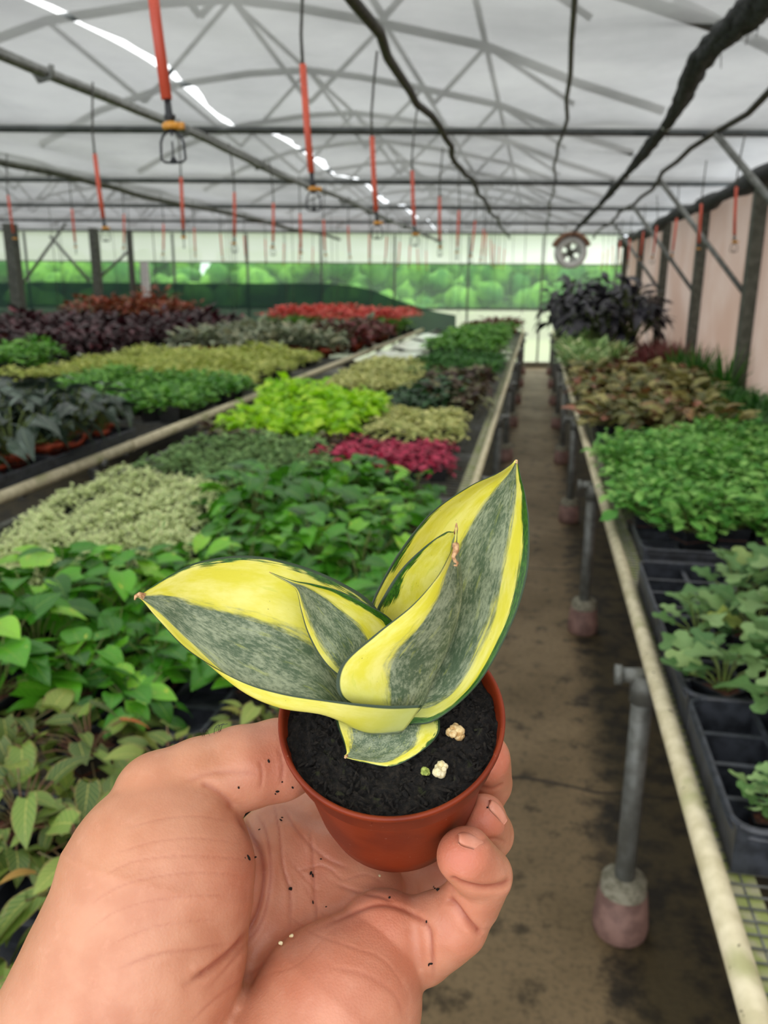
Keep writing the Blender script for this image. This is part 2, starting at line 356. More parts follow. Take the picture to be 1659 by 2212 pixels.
for s in range(5):
    q = s * 1.256; pts = []; rr = []
    for i, c_ in enumerate(C1):
        a = q + i * 0.16; o_ = R1[i] * 0.55; pts.append((c_[0] + o_ * math.cos(a) + rg.uniform(-.004, .004), c_[1], c_[2] + o_ * math.sin(a) * 0.8 + rg.uniform(-.004, .004))); rr.append(R1[i] * rg.uniform(0.5, 0.75))
    b.tube(pts, rr, 8)
for s in range(26):                          # frayed threads hanging off the roll
    i = rg.randrange(2, len(C1) - 12); c_ = C1[i]; a = rg.uniform(-.05, .05)
    b.tube([(c_[0], c_[1], c_[2]), (c_[0] + a * .6, c_[1] + .06, c_[2] - .03), (c_[0] + a, c_[1] + .13, c_[2] - rg.uniform(.03, .07))], 0.0015, 4)
nb = b.build('rolled_shade_net', M['netbundle'], None, True); tag(nb, 'twisted roll of black shade net hung in sagging loops under the ceiling cloth', 'net')
for (a, c_) in ((1437, 275), (1351, 382), (1296, 442)):
    q = PZ(a, c_, 2.31); b = MB(); b.tube([(q[0] + 0.02 * math.cos(u), q[1] - 0.05, q[2] + 0.02 * math.sin(u)) for u in np.linspace(0, 6.28, 13)], 0.007, 6); b.build('clip', M['white'], nb, True)
# eave roll, wall posts, braces
b = MB(); pts = wob(1.395, 2.24, 0, 15.9, 0.015, 0.4, 1.0, 0.02); b.tube(pts, [0.06 + 0.02 * math.sin(i * 1.7) for i in range(len(pts))], 8)
tag(b.build('rolled_sheet', M['netbundle'], None, True), 'black rolled sheet along the top of the tan wall', 'sheet')
PY = [0.2, 2.2, 4.2, 6.28, 8.3, 10.6, 13.1, 15.4]
for y in PY:
    b = MB(); b.box((WALLX - 0.10, y - 0.045, 0), (WALLX - 0.012, y + 0.045, 2.26), 0.006); struct('column', b, M['steel_dark'])
for y in (4.2, 6.28, 8.3, 10.6):
    b = MB(); b.tube([(0.88, y + 0.75, 2.31), (WALLX - 0.06, y - 0.0, 1.46)], 0.019, 7); struct('beam', b, M['galv'], True)
# far left posts and braces
for (px, y, r, z) in ((25, 11.4, 0.075, 2.33), (203, 13.0, 0.055, 2.36), (280, 13.9, 0.04, 2.36)):
    d = ray(px, 520); k = y / d[1]; x = (CAM + d * k)[0]; b = MB(); b.box((x - r, y - r, 0), (x + r, y + r, z)); struct('column', b, M['steel_dark'])
for (p0, p1, y) in (((45, 618), (142, 482), 12.2), ((108, 510), (193, 607), 12.3), ((215, 600), (275, 545), 13.2)):
    a, c_ = [CAM + ray(*q) * (y / ray(*q)[1]) for q in (p0, p1)]; b = MB(); b.tube([tuple(a), tuple(c_)], 0.022, 6); struct('beam', b, M['galv'], True)
d = ray(312, 600); k = 15.2 / (d[1] - SK * d[0]); q = CAM + d * k; b = MB(); b.box((q[0] - 0.07, q[1], 0), (q[0] + 0.07, q[1] + 0.06, 1.86)); struct('column', b, M['white'])

# outside greenery beyond the film
t = NT('bright_broadleaf_foliage'); p = t.geo(); n1 = t.noise(1.2, 4, p); n2 = t.noise(7, 3, p)
c = t.mix(t.step(n1, 0.35, 0.65), srgb(50, 112, 36), srgb(124, 176, 66)); c = t.mix(t.math('MULTIPLY', t.step(n2, 0.5, 0.7), 0.6), c, srgb(36, 92, 36)); M['crown'] = t.done(t.pr(c, 0.8, 0, t.bump(n2, 0.9, 0.05)))
M['bark'] = noisy('brown_bark', srgb(100, 84, 64), srgb(70, 58, 44), 20, 0.9)
def lumpy_shrub(seed, w, h):
    rg = random.Random(seed); root_v = []; faces = []
    bm = bmesh.new()
    for i in range(54):
        a = rg.uniform(0, 6.28); q = rg.uniform(0, 1) ** 0.5; z = rg.uniform(0.12, 0.9) * h; rr = w * 0.5 * q * math.sqrt(max(0.05, 1 - (z / h - 0.35) ** 2 * 1.1))
        s = rg.uniform(0.22, 0.42) * min(w, h) * 0.55
        mtx = Matrix.Translation((rr * math.cos(a), rr * math.sin(a), min(z, h - s))) @ Euler((rg.random() * 3, rg.random() * 3, 0)).to_matrix().to_4x4() @ Matrix.Diagonal((s, s * rg.uniform(.7, 1), s * rg.uniform(.7, 1), 1))
        r_ = bmesh.ops.create_icosphere(bm, subdivisions=2, radius=1.0, matrix=mtx)
        for v in r_['verts']: v.co += Vector((rg.uniform(-1, 1), rg.uniform(-1, 1), rg.uniform(-1, 1))) * s * 0.14
    me = bpy.data.meshes.new('shrub_crown'); bm.to_mesh(me); bm.free(); me.materials.append(M['crown']); me.polygons.foreach_set('use_smooth', [True] * len(me.polygons)); return me
shr = [lumpy_shrub(s, 4.6, 2.5) for s in range(3)]
tb = MB(); tb.tube([(0, 0, -0.1), (0.05, 0, 0.6), (0, 0.05, 1.3)], [0.12, 0.09, 0.05], 7); trunk_me = tb.me('trunk', M['bark'], True)
xs = list(np.linspace(-26, 10, 15)) + list(np.linspace(-30, 12, 15))
for i, x in enumerate(xs):
    y = 27 + SK * x + 1.2 * math.sin(i * 2.2) + (5 if i > 14 else 0); s = 0.93 + 0.12 * math.sin(i * 1.9); 
    if i > 14: s *= 1.12
    o = empty('shrub', (x, y, -0.05), i * 1.3); o.scale = (1, 1, s)
    tag(o, 'bright green bushy shrub growing outside beyond the far wall', 'shrub', 'shrubs outside the far wall'); link('foliage', shr[i % 3], o); link('trunk', trunk_me, o)

# circulation fan far down the house
fc = PD(1232, 546, 1250); f_ = empty('circulation_fan', tuple(fc), YAW * 0.4)
tag(f_, 'round white circulation fan with brown top hung over the far end of the aisle', 'fan')
def ringm(name, r0, r1, y0, y1, mat, a0=0, a1=2 * math.pi, n=28):
    V = []; Fc = []
    for i in range(n + 1):
        a = a0 + (a1 - a0) * i / n; c_, s_ = math.cos(a), math.sin(a)
        V += [(r0 * c_, y0, r0 * s_), (r1 * c_, y0, r1 * s_), (r1 * c_, y1, r1 * s_), (r0 * c_, y1, r0 * s_)]
    for i in range(n):
        for k in range(4): Fc.append((4 * i + k, 4 * i + (k + 1) % 4, 4 * i + 4 + (k + 1) % 4, 4 * i + 4 + k))
    return link(name, mesh_from(name, V, Fc, [mat]), f_)
ringm('housing', 0.14, 0.235, -0.12, 0.12, M['white']); ringm('hood', 0.237, 0.30, -0.16, 0.1, M['fanbrown'], 0.35, 2.79)
b = MB(); b.tube([(0, -0.1, 0), (0, 0.08, 0)], [0.05, 0.06], 14); b.build('motor', M['steel_dark'], f_, True)
for k in range(4):
    a = k * math.pi / 2 + 0.4; c_, s_ = math.cos(a), math.sin(a)
    V = [(0.05 * c_ - 0.03 * s_, -0.02, 0.05 * s_ + 0.03 * c_), (0.05 * c_ + 0.03 * s_, 0.03, 0.05 * s_ - 0.03 * c_), (0.135 * c_ + 0.07 * s_, 0.03, 0.135 * s_ - 0.07 * c_), (0.135 * c_ - 0.07 * s_, -0.03, 0.135 * s_ + 0.07 * c_)]
    V += [(a_, b_ + 0.006, c2) for a_, b_, c2 in V]
    link('blade', mesh_from('blade', V, [(0, 1, 2, 3), (7, 6, 5, 4), (0, 4, 5, 1), (1, 5, 6, 2), (2, 6, 7, 3), (3, 7, 4, 0)], [M['white']]), f_)
for sx in (-1, 1): b = MB(); b.tube([(sx * 0.1, 0, 0.2), (sx * 0.1, 0, 0.38)], 0.008, 6); b.build('hanger', M['galv'], f_, True)

# ================================================================== benches
def wire_mesh(x0, x1, y0, y1, z, px=0.10, py=0.025, r=0.0013):
    b = MB()
    y = y0
    while y < y1: b.box((x0, y - r, z - 2 * r), (x1, y + r, z)); y += py
    x = x0 + 0.02
    while x < x1: b.box((x - r, y0, z - 4 * r), (x + r, y1, z - 2 * r)); x += px
    return b
def clamp(b, x, y):
    b.tube([(x, y, 0.655), (x, y, 0.70)], 0.034, 10); b.tube([(x - 0.055, y, 0.693), (x - 0.005, y, 0.693)], [0.018, 0.021], 8); b.tube([(x - 0.064, y, 0.693), (x - 0.05, y, 0.693)], 0.025, 8)
def bench(label, x0, x1, y0, y1, legs, lx, railr, wires, name='plant_bench', lm=None):
    root = empty(name, ((x0 + x1) / 2, (y0 + y1) / 2, 0)); tag(root, label, 'bench'); ox, oy = root.location[0], root.location[1]
    L = lambda pts: [(a - ox, b_ - oy, c_) for a, b_, c_ in pts]
    for x in (x0, x1):
        seg = y0; 
        while seg < y1 - 0.1:
            e = min(seg + 3.05, y1); b = MB(); b.tube(L([(x, seg, 0.715), (x, e, 0.715)]), railr, 12)
            b.tube(L([(x, e - 0.004, 0.715), (x, e + 0.004, 0.715)]), railr + 0.003, 12); b.build('rail', lm if (lm and x == x0) else M['rail'], root, True); seg = e
    for x, s in ((x0 + railr + 0.024, 1), (x1 - railr - 0.024, -1)):
        if lm and s == 1: continue
        b = MB(); b.box((x - 0.022 - ox, y0 - oy, 0.690), (x + 0.022 - ox, y1 - oy, 0.700)); b.build('mesh_ledge', M['rail_moss'], root)
    y = y0 + 0.3
    while y < y1:
        b = MB(); b.box((x0 + 0.04 - ox, y - 0.015 - oy, 0.655), (x1 - 0.04 - ox, y + 0.015 - oy, 0.685)); b.build('crossbar', M['galv'], root); y += 1.87 / 2
    b = wire_mesh(x0 + railr + 0.004 - ox, x1 - railr - 0.004 - ox, y0 - oy, y1 - oy, 0.705, 0.10 if wires < 0.05 else 0.2, wires); b.build('wire_mesh', M['wire'], root)
    for side, xx in zip((0, 1), lx):
        for yy in legs:
            l = empty('leg', (xx - ox, yy - oy, 0)); l.parent = root
            b = MB(); b.tube([(0, 0, 0.03), (0, 0, 0.69)], 0.024, 12); b.build('tube', M['galv'], l, True)
            b = MB(); sgn = -1 if side == 0 else 1
            b.tube([(0, 0, 0.63), (0, 0, 0.695)], 0.030, 12); b.tube([(sgn * 0.055, 0, 0.692), (0, 0, 0.692)], [0.017, 0.021], 8); b.tube([(sgn * 0.066, 0, 0.692), (sgn * 0.05, 0, 0.692)], 0.024, 8); b.build('clamp', M['galv'], l, True)
            b = MB(); b.lathe([(0.0, 0), (0.060, 0), (0.062, 0.02), (0.054, 0.150), (0.049, 0.157), (0.0, 0.157)], 20)
            b.cur = 1; b.lathe([(0.0625, 0.0), (0.0655, 0.004), (0.0685, 0.03), (0.0585, 0.118), (0.052, 0.117)], 20); b.build('footing', [M['concrete'], M['red_bucket']], l, True)
    return root
LEGS = [1.78, 3.64, 5.5, 7.4, 9.3, 11.2, 13.1, 15.0]
bench('wire mesh bench with cream rail on the aisle side, running along the tan wall', 0.30, 1.40, 0.42, 15.9, LEGS, (0.285, 1.36), 0.019, 0.025)
bench('wire mesh bench between the aisle and the long cream rail, full of leafy plants', -1.80, -0.225, 0.2, 15.7, LEGS, (-1.76, -0.21), 0.017, 0.05, lm=M['steel_dark'])
bench('wide bench with long cream rail, carrying terracotta pots and black trays', -4.25, -2.06, 0.9, 15.4, LEGS, (-4.2, -2.10), 0.027, 0.05)
bench('far bench of dark burgundy plants beyond the terracotta pot bench', -7.6, -4.5, 3.0, 14.6, LEGS[1:7], (-7.55, -4.55), 0.02, 0.1)
bench('farthest bench with orange red plants by the green net', -12.6, -8.0, 7.0, 13.8, LEGS[3:6], (-12.5, -8.05), 0.02, 0.1)

# ================================================================== sprinklers hanging on weighted hoses
def make_sprinkler(x, y, zb, ztop):
    s = empty('hanging_sprinkler', (x, y, zb))
    b = MB(); b.tube([(-0.018, 0, 0.33), (-0.020, 0, 0.4), (-0.012, 0, (0.4 + ztop) / 2), (0, 0, ztop)], 0.0042, 7); b.build('hose', M['hose'], s, True)
    b = MB(); b.tube([(-0.004, 0, 0.09), (-0.012, 0, 0.2), (-0.018, 0, 0.335)], 0.0085, 12); b.build('weight_tube', M['orange'], s, True)
    b = MB(); b.tube([(0, 0, 0.052), (-0.002, 0, 0.066), (-0.003, 0, 0.092)], [0.0075, 0.006, 0.005], 10); b.tube([(-0.001, 0, 0.062), (-0.001, 0, 0.068)], 0.009, 10); b.build('connector', M['black_plastic'], s, True)
    b = MB(); b.lathe([(0.0, 0.047), (0.013, 0.047), (0.014, 0.05), (0.014, 0.054), (0.009, 0.058), (0, 0.058)], 16); b.box((-0.002, -0.004, 0.047), (0.021, 0.004, 0.057), 0.001); b.build('collar', M['yellow'], s, True)
    b = MB(); b.tube([(0.004, 0, 0.046), (0.014, 0, 0.038), (0.018, 0, 0.028), (0.019, 0, 0.004), (0.014, 0, 0.0), (0, 0, -0.001), (-0.014, 0, 0.0), (-0.019, 0, 0.004), (-0.018, 0, 0.028), (-0.014, 0, 0.038), (-0.004, 0, 0.046)], 0.0021, 7)
    b.lathe([(0.0, 0.036), (0.006, 0.047), (0.0, 0.047)], 10); b.lathe([(0, 0.0), (0.006, 0.001), (0.0035, 0.007), (0, 0.008)], 10); b.tube([(0, 0, 0.0), (0, 0, 0.03)], 0.0014, 6); b.build('bridge', M['black_plastic'], s, True)
    return s
ORD_ = 'first second third fourth fifth sixth seventh eighth ninth tenth eleventh twelfth thirteenth fourteenth fifteenth sixteenth'.split()
ORD = ORD_ + ['%d%s' % (i, {1: 'st', 2: 'nd', 3: 'rd'}.get(i % 10, 'th')) for i in range(17, 90)]
sp0 = make_sprinkler(0, 0, 0, 0.60); spfirst = [True]
def sprinkler(x, y, zb, label, group=None, rz=0.0, line_x=None):
    o = sp0 if spfirst[0] else copy_tree(sp0); spfirst[0] = False
    o.location = (x, y, zb); o.rotation_euler = (random.uniform(-.02, .02), random.uniform(-.02, .02), rz)
    if 'group' in o: del o['group']
    tag(o, label, 'sprinkler', group); return o
q = PX(375, 350, -0.575); sprinkler(q[0], q[1], q[2], 'largest hanging sprinkler on orange red weight tube, amber collar, above the purple leaved bench', None, YAW)
q = PX(678, 455, -0.575); sprinkler(q[0], q[1], q[2], 'second sprinkler on the hose over the middle bench, just behind the largest one', None, 0.6)
q = PX(815, 515, -0.575); sprinkler(q[0], q[1], q[2], 'third sprinkler from the largest along the hose over the middle bench', None, 0.2)
G1, G2, G3, G4 = 'small sprinklers along the middle bench hose', 'sprinklers under the double pipe', 'sprinklers over the far left benches', 'sprinklers beside the tan wall'
for k in range(10): sprinkler(-0.575 + random.uniform(-.02, .02), 4.1 + 1.05 * k, 1.72 + random.uniform(-.02, .02), '%s sprinkler along the middle bench hose, counting from the largest' % ORD[k + 3], G1, k)
for k in range(14):
    y = [2.55, 3.36, 4.16, 4.9, 5.65, 6.35, 7.1][k] if k < 7 else 7.1 + 0.95 * (k - 6)
    sprinkler(-1.79, y, 1.715 + random.uniform(-.015, .015), '%s sprinkler down the row on red weight tubes under the pale double pipe' % ORD[k], G2, k)
for k in range(12): sprinkler(-3.62, 4.7 + 0.8 * k, 1.76 + random.uniform(-.02, .02), '%s red tubed sprinkler down the row under the leftmost ceiling pipe' % ORD[k], G3, k)
for k in range(10):
    y = [4.99, 6.06, 7.21, 8.42, 9.48, 10.62][k] if k < 6 else 10.62 + 1.1 * (k - 5)
    sprinkler(1.04, y, 1.77 - 0.03 + random.uniform(-.02, .03), '%s red tubed sprinkler down the row beside the tan wall' % ORD[k], G4, k)
# thin wires that hang down far back and hold lines
b0 = MB(); b0.tube([(0, 0, 1.2), (0.005, 0, 1.8), (0, 0, 2.36)], 0.0035, 5); wm = b0.me('hanging_wire', M['hose'], True)
for k in range(46):
    x = -10.5 + k * 0.24; y = wy(x, 12.0 + 2.2 * math.sin(k * 1.7)); o = link('hanging_wire', wm, None, (x, y, 0)); tag(o, 'thin grey hanging wire in front of the far white wall band', 'wire', 'thin wires hanging far back')

# ================================================================== the held pot
def cmv(px, py, d): return np.array([(px - CX) / F * d, -(py - CY) / F * d, -d])       # camera-side centimetres
TOW = np.array([[AR[0], AU[0], -AF[0]], [AR[1], AU[1], -AF[1]], [AR[2], AU[2], -AF[2]]])
def towld(P): return CAM + (np.asarray(P) @ TOW.T) / 100.0
RIMC = cmv(845, 1540, 24.0); UPV = np.array([-0.045, 0.735, 0.0]); UPV[2] = math.sqrt(1 - UPV[0] ** 2 - UPV[1] ** 2)
EX = np.cross(UPV, [0, 0, 1.0]); EX = np.cross([0, 1.0, 0], UPV); EX /= np.linalg.norm(EX); EY = np.cross(UPV, EX)
RT, RB, PH = 3.30, 2.36, 5.3
potM = Matrix.Identity(4)
_cols = [TOW @ EX, TOW @ EY, TOW @ UPV]; _o = towld(RIMC)
for i in range(3):
    for j in range(3): potM[j][i] = _cols[i][j]
    potM[i][3] = _o[i]
pp = empty('potted_snake_plant'); pp.matrix_world = potM
tag(pp, 'small terracotta plastic pot of yellow and grey green snake plant held in the hand', 'potted plant')
t = NT('held_terracotta_plastic'); p = t.obj(); n1 = t.noise(60, 4, p); n2 = t.noise(420, 3, p); n3 = t.noise(900, 2, p)
c = t.mix(t.step(n1, 0.35, 0.65), srgb(124, 44, 14), srgb(106, 34, 10)); c = t.mix(t.step(n2, 0.70, 0.76), c, srgb(96, 38, 24)); c = t.mix(t.math('MULTIPLY', t.step(n3, 0.70, 0.78), 0.4), c, srgb(215, 170, 150))
M['pot'] = t.done(t.pr(c, 0.46, 0, t.bump(n2, 0.12, 0.0004), 0.32))
b = MB(); W = 0.13; s_ = 0.01
prof = [(RT - W, 0.0), (RT - 0.04, 0.03), (RT, 0.0), (RT + 0.0, -0.14), (RT - 0.10, -0.20), (RT - 0.16, -0.92), (RT - 0.19, -0.97), (RT - 0.34, -1.02), (RT - 0.36, -1.12)]
prof += [(RB + 0.22, -PH + 1.0), (RB + 0.03, -PH + 0.15), (RB - 0.08, -PH), (0.0, -PH)]
prof = prof + [(0.0, -PH + W), (RB - 0.15, -PH + W), (RT - 0.46, -1.2), (RT - W - 0.02, -0.3)]
b.lathe([(r * s_, z * s_) for r, z in prof], 96, closed=True)
b.build('pot', M['pot'], pp, True)
# soil disc with crumbly surface
rg = random.Random(5); V = []; Fc = []; nr, na = 34, 110
def nz(x, y): return (math.sin(x * 7.1 + y * 3.3) * math.sin(y * 6.3 - x * 2.1) * 0.07 + math.sin(x * 17 + 1) * math.sin(y * 19) * 0.05 + rg.uniform(-0.07, 0.08))
V.append((0, 0, -0.004)); RS = RT - 0.2
for i in range(1, nr + 1):
    for k in range(na):
        r = RS * i / nr; a = 2 * math.pi * k / na + (0.5 * math.pi / na if i % 2 else 0); x, y = r * math.cos(a), r * math.sin(a)
        V.append((x * s_, y * s_, (-0.48 + 0.1 * (1 - (r / RS) ** 2) + nz(x, y)) * s_))
for k in range(na): Fc.append((0, 1 + k, 1 + (k + 1) % na))
for i in range(nr - 1):
    for k in range(na): Fc.append((1 + i * na + k, 1 + (i + 1) * na + k, 1 + (i + 1) * na + (k + 1) % na, 1 + i * na + (k + 1) % na))
t = NT('black_potting_soil'); p = t.obj(); n1 = t.noise(700, 5, p, 0.7); n2 = t.noise(260, 4, p)
c = t.mix(t.step(n1, 0.4, 0.7), srgb(9, 8, 8), srgb(46, 40, 33)); c = t.mix(t.math('MULTIPLY', t.step(n2, 0.62, 0.72), 0.5), c, srgb(60, 66, 34)); M['bsoil'] = t.done(t.pr(c, 0.85, 0, t.bump(n1, 1.0, 0.002), 0.35))
soil = link('soil', mesh_from('soil', V, Fc, [M['bsoil']], smooth=False), pp); soil['kind'] = 'stuff'
bm = bmesh.new()                                # loose crumbs and fibres on the soil
for i in range(900):
    r = RS * math.sqrt(rg.random()) * 0.97; a = rg.uniform(0, 6.283); s = rg.uniform(0.03, 0.09) * (1.7 if rg.random() < .15 else 1)
    el = rg.uniform(1, 3.5) if rg.random() < .4 else 1
    mt = Matrix.Translation((r * math.cos(a) * s_, r * math.sin(a) * s_, (-0.42 + rg.uniform(-.05, .07)) * s_)) @ Euler((rg.uniform(-.5, .5), rg.uniform(-.5, .5), rg.uniform(0, 6))).to_matrix().to_4x4() @ Matrix.Diagonal((s * el * s_, s * 0.6 * s_, s * 0.5 * s_, 1))
    bmesh.ops.create_icosphere(bm, subdivisions=1, radius=1.0, matrix=mt)
me = bpy.data.meshes.new('soil_crumbs'); bm.to_mesh(me); bm.free(); me.materials.append(M['bsoil']); link('soil_crumbs', me, pp)['kind'] = 'stuff'
M['perlite'] = noisy('tan_crusted_perlite', srgb(214, 190, 140), srgb(176, 138, 82), 900, 0.8, bmp=0.6, dist=0.0006)
M['perlite_w'] = noisy('pale_perlite', srgb(232, 222, 186), srgb(205, 190, 140), 900, 0.8, bmp=0.6, dist=0.0006)
M['perlite_g'] = noisy('green_algae_perlite', srgb(158, 170, 84), srgb(112, 128, 50), 900, 0.8, bmp=0.6, dist=0.0006)
def inv_pot(P): q = np.asarray(P) - RIMC; return np.array([q @ EX, q @ EY, q @ UPV])
def on_soil(px, py, h=0.0, zz=-0.42):            # where a view ray meets the soil plane, in pot centimetres
    d = cmv(px, py, 1.0); k = ((RIMC + UPV * (zz + h)) @ UPV) / (d @ UPV); return inv_pot(d * k)
for (px, py, s, mat) in ((983, 1578, 0.30, 'perlite'), (951, 1662, 0.24, 'perlite_w'), (920, 1667, 0.15, 'perlite_g'), (742, 1678 - 14, 0.0, 'perlite_w')):
    if s == 0: continue
    q = on_soil(px, py, s * 0.5); bm = bmesh.new()
    for i in range(9):
        mt = Matrix.Translation(tuple((q + np.array([rg.uniform(-1, 1), rg.uniform(-1, 1), rg.uniform(-.4, .5)]) * s * 0.55) * s_))
        r_ = bmesh.ops.create_icosphere(bm, subdivisions=2, radius=s * rg.uniform(.35, .6) * s_, matrix=mt)
        for v in r_['verts']: v.co += Vector([rg.uniform(-1, 1) for _ in range(3)]) * s * 0.05 * s_
    me = bpy.data.meshes.new('perlite'); bm.to_mesh(me); bm.free(); me.materials.append(M[mat]); me.polygons.foreach_set('use_smooth', [True] * len(me.polygons)); link('perlite', me, pp)

# snake plant leaves: u runs across the blade, v from base to tip
def leaf_mat(name, b0, b1, e_lo, e_hi, outer=None):
    """grey band between u=b0..b1, yellow outside it, dark green brushed edges past e_lo/e_hi"""
    t = NT(name); uv = t.n('ShaderNodeUVMap').outputs[0]; sp = t.n('ShaderNodeSeparateXYZ'); t.l(uv, sp.inputs[0]); u, v = sp.outputs['X'], sp.outputs['Y']
    st = t.mapv(uv, (5.0, 2.6, 1)); sn = t.noise(3.0, 6, st, 0.66); sn2 = t.noise(1.1, 4, t.mapv(uv, (26, 3.2, 1)), 0.6); fine = t.noise(6.0, 8, t.mapv(uv, (5, 7, 1)), 0.74); big = t.noise(2.2, 4, t.mapv(uv, (1.6, 3.0, 1)), 0.6)
    w = t.math('MULTIPLY', t.math('SUBTRACT', sn, 0.5), 0.34); uu = t.math('ADD', u, w)
    taper = t.math('MULTIPLY', t.math('POWER', v, 5.0), 0.15)
    inb = t.math('MULTIPLY', t.step(uu, b0 - 0.05, b0 + 0.06), t.step(uu, b1 + 0.07, b1 - 0.06))
    mott = t.step(t.math('ADD', t.math('MULTIPLY', fine, 0.55), t.math('MULTIPLY', big, 0.45)), 0.42, 0.60)
    grey = t.mix(mott, srgb(82, 102, 76), srgb(160, 170, 140)); grey = t.mix(t.math('MULTIPLY', t.step(sn, 0.56, 0.66), 0.45), grey, srgb(178, 186, 96))
    yel = t.mix(t.step(big, 0.35, 0.68), srgb(222, 214, 64), srgb(236, 230, 128)); yel = t.mix(t.math('MULTIPLY', t.step(sn, 0.58, 0.7), 0.3), yel, srgb(190, 200, 46))
    yel = t.mix(t.math('MULTIPLY', t.step(v, 0.26, 0.0), 0.75), yel, srgb(170, 182, 112))
    c = t.mix(inb, yel, grey)
    br = t.noise(2.6, 5, t.mapv(uv, (22, 4.5, 1)), 0.65); br2 = t.noise(1.3, 3, t.mapv(uv, (1.5, 4, 1))); ww = t.math('ADD', t.math('MULTIPLY', t.math('SUBTRACT', br, 0.5), 0.25), t.math('MULTIPLY', t.math('SUBTRACT', br2, 0.5), 0.45))
    lo = t.step(t.math('ADD', u, ww), e_lo + 0.02, e_lo - 0.03); hi = t.step(t.math('ADD', u, ww), e_hi - 0.02, e_hi + 0.03)
    c = t.mix(t.math('MAXIMUM', lo, hi), c, t.mix(t.step(fine, 0.4, 0.6), srgb(34, 74, 22), srgb(62, 112, 28)))
    rim = t.math('ABSOLUTE', u); c = t.mix(t.step(rim, 0.955, 0.972), c, srgb(40, 62, 34))
    c = t.mix(t.step(v, 0.975, 0.992), c, srgb(186, 140, 100))
    n3 = t.noise(60, 2, t.mapv(uv, (1, 1.6, 1))); c = t.mix(t.math('MULTIPLY', t.step(n3, 0.735, 0.76), 0.7), c, srgb(70, 52, 30))
    bp = t.bump(t.math('ADD', t.math('MULTIPLY', t.noise(2.0, 3, t.mapv(uv, (30, 2, 1))), 0.5), t.math('MULTIPLY', fine, 0.5)), 0.16, 0.0006)
    P_ = t.pr(c, 0.38, 0, bp, 0.45, **{'Subsurface Weight': 0.0}); return t.done(t.mixs(0.22, P_, t.transl(c)))
def crom(P, n):
    P = np.asarray(P, float); m = len(P); out = []
    for q in np.linspace(0, m - 1, n):
        i = min(int(q), m - 2); u = q - i; p1, p2 = P[i], P[i + 1]; p0 = P[i - 1] if i > 0 else 2 * p1 - p2; p3 = P[i + 2] if i + 2 < m else 2 * p2 - p1
        out.append(0.5 * (2 * p1 + (p2 - p0) * u + (2 * p0 - 5 * p1 + 4 * p2 - p3) * u * u + (3 * p1 - p0 - 3 * p2 + p3) * u ** 3))
    return np.array(out)
DOFF = 0.75
def snake_leaf(rows, us, mat, nu=41, nv=90, thick=0.085):
    G = np.array([[cmv(a, c_, d + DOFF) for a, c_, d in row] for row in rows])          # stations x cross x 3
    G = np.stack([crom(G[:, j], nv) for j in range(G.shape[1])], 1)
    out = []; uo = []
    for i in range(nv):
        q = crom(G[i], 81); uq = crom(np.array(us, float)[:, None] * [1, 0, 0], 81)[:, 0]; tt = np.linspace(-1, 1, nu)
        idx = np.interp(tt, uq, np.arange(81)); lo = np.clip(idx.astype(int), 0, 79); fr = (idx - lo)[:, None]; out.append(q[lo] * (1 - fr) + q[lo + 1] * fr)
    S = np.array(out)                                                                    # nv,nu,3
    du = np.gradient(S, axis=1); dv = np.gradient(S, axis=0); N = np.cross(du, dv); N /= np.linalg.norm(N, axis=2, keepdims=True) + 1e-9
    tt = np.linspace(-1, 1, nu); prof = np.sqrt(np.clip(1 - np.abs(tt) ** 6, 0, 1))[None, :, None]; th = thick * prof * np.clip(np.linspace(1.25, 0.35, nv), 0, 2)[:, None, None]
    A_ = S + N * th * 0.5; B_ = S - N * th * 0.5; V = np.concatenate([A_.reshape(-1, 3), B_.reshape(-1, 3)]); V = np.array([inv_pot(v) for v in V]) * s_
    uv = np.array([[tt[j], i / (nv - 1)] for i in range(nv) for j in range(nu)]); uv = np.concatenate([uv, uv]); Fc = []; o = nv * nu
    for i in range(nv - 1):
        for j in range(nu - 1):
            q = i * nu + j; Fc.append((q, q + 1, q + nu + 1, q + nu)); Fc.append((o + q + nu, o + q + nu + 1, o + q + 1, o + q))
    for i in range(nv - 1):
        q = i * nu; Fc.append((q, q + nu, o + q + nu, o + q)); q += nu - 1; Fc.append((q + nu, q, o + q, o + q + nu))
    for j in range(nu - 1):
        Fc.append((j + 1, j, o + j, o + j + 1)); q = (nv - 1) * nu + j; Fc.append((q, q + 1, o + q + 1, o + q))
    return link('leaf', mesh_from('leaf', V, Fc, [mat], uv=uv), pp)
U5 = [-1, -0.6, 0, 0.5, 1]
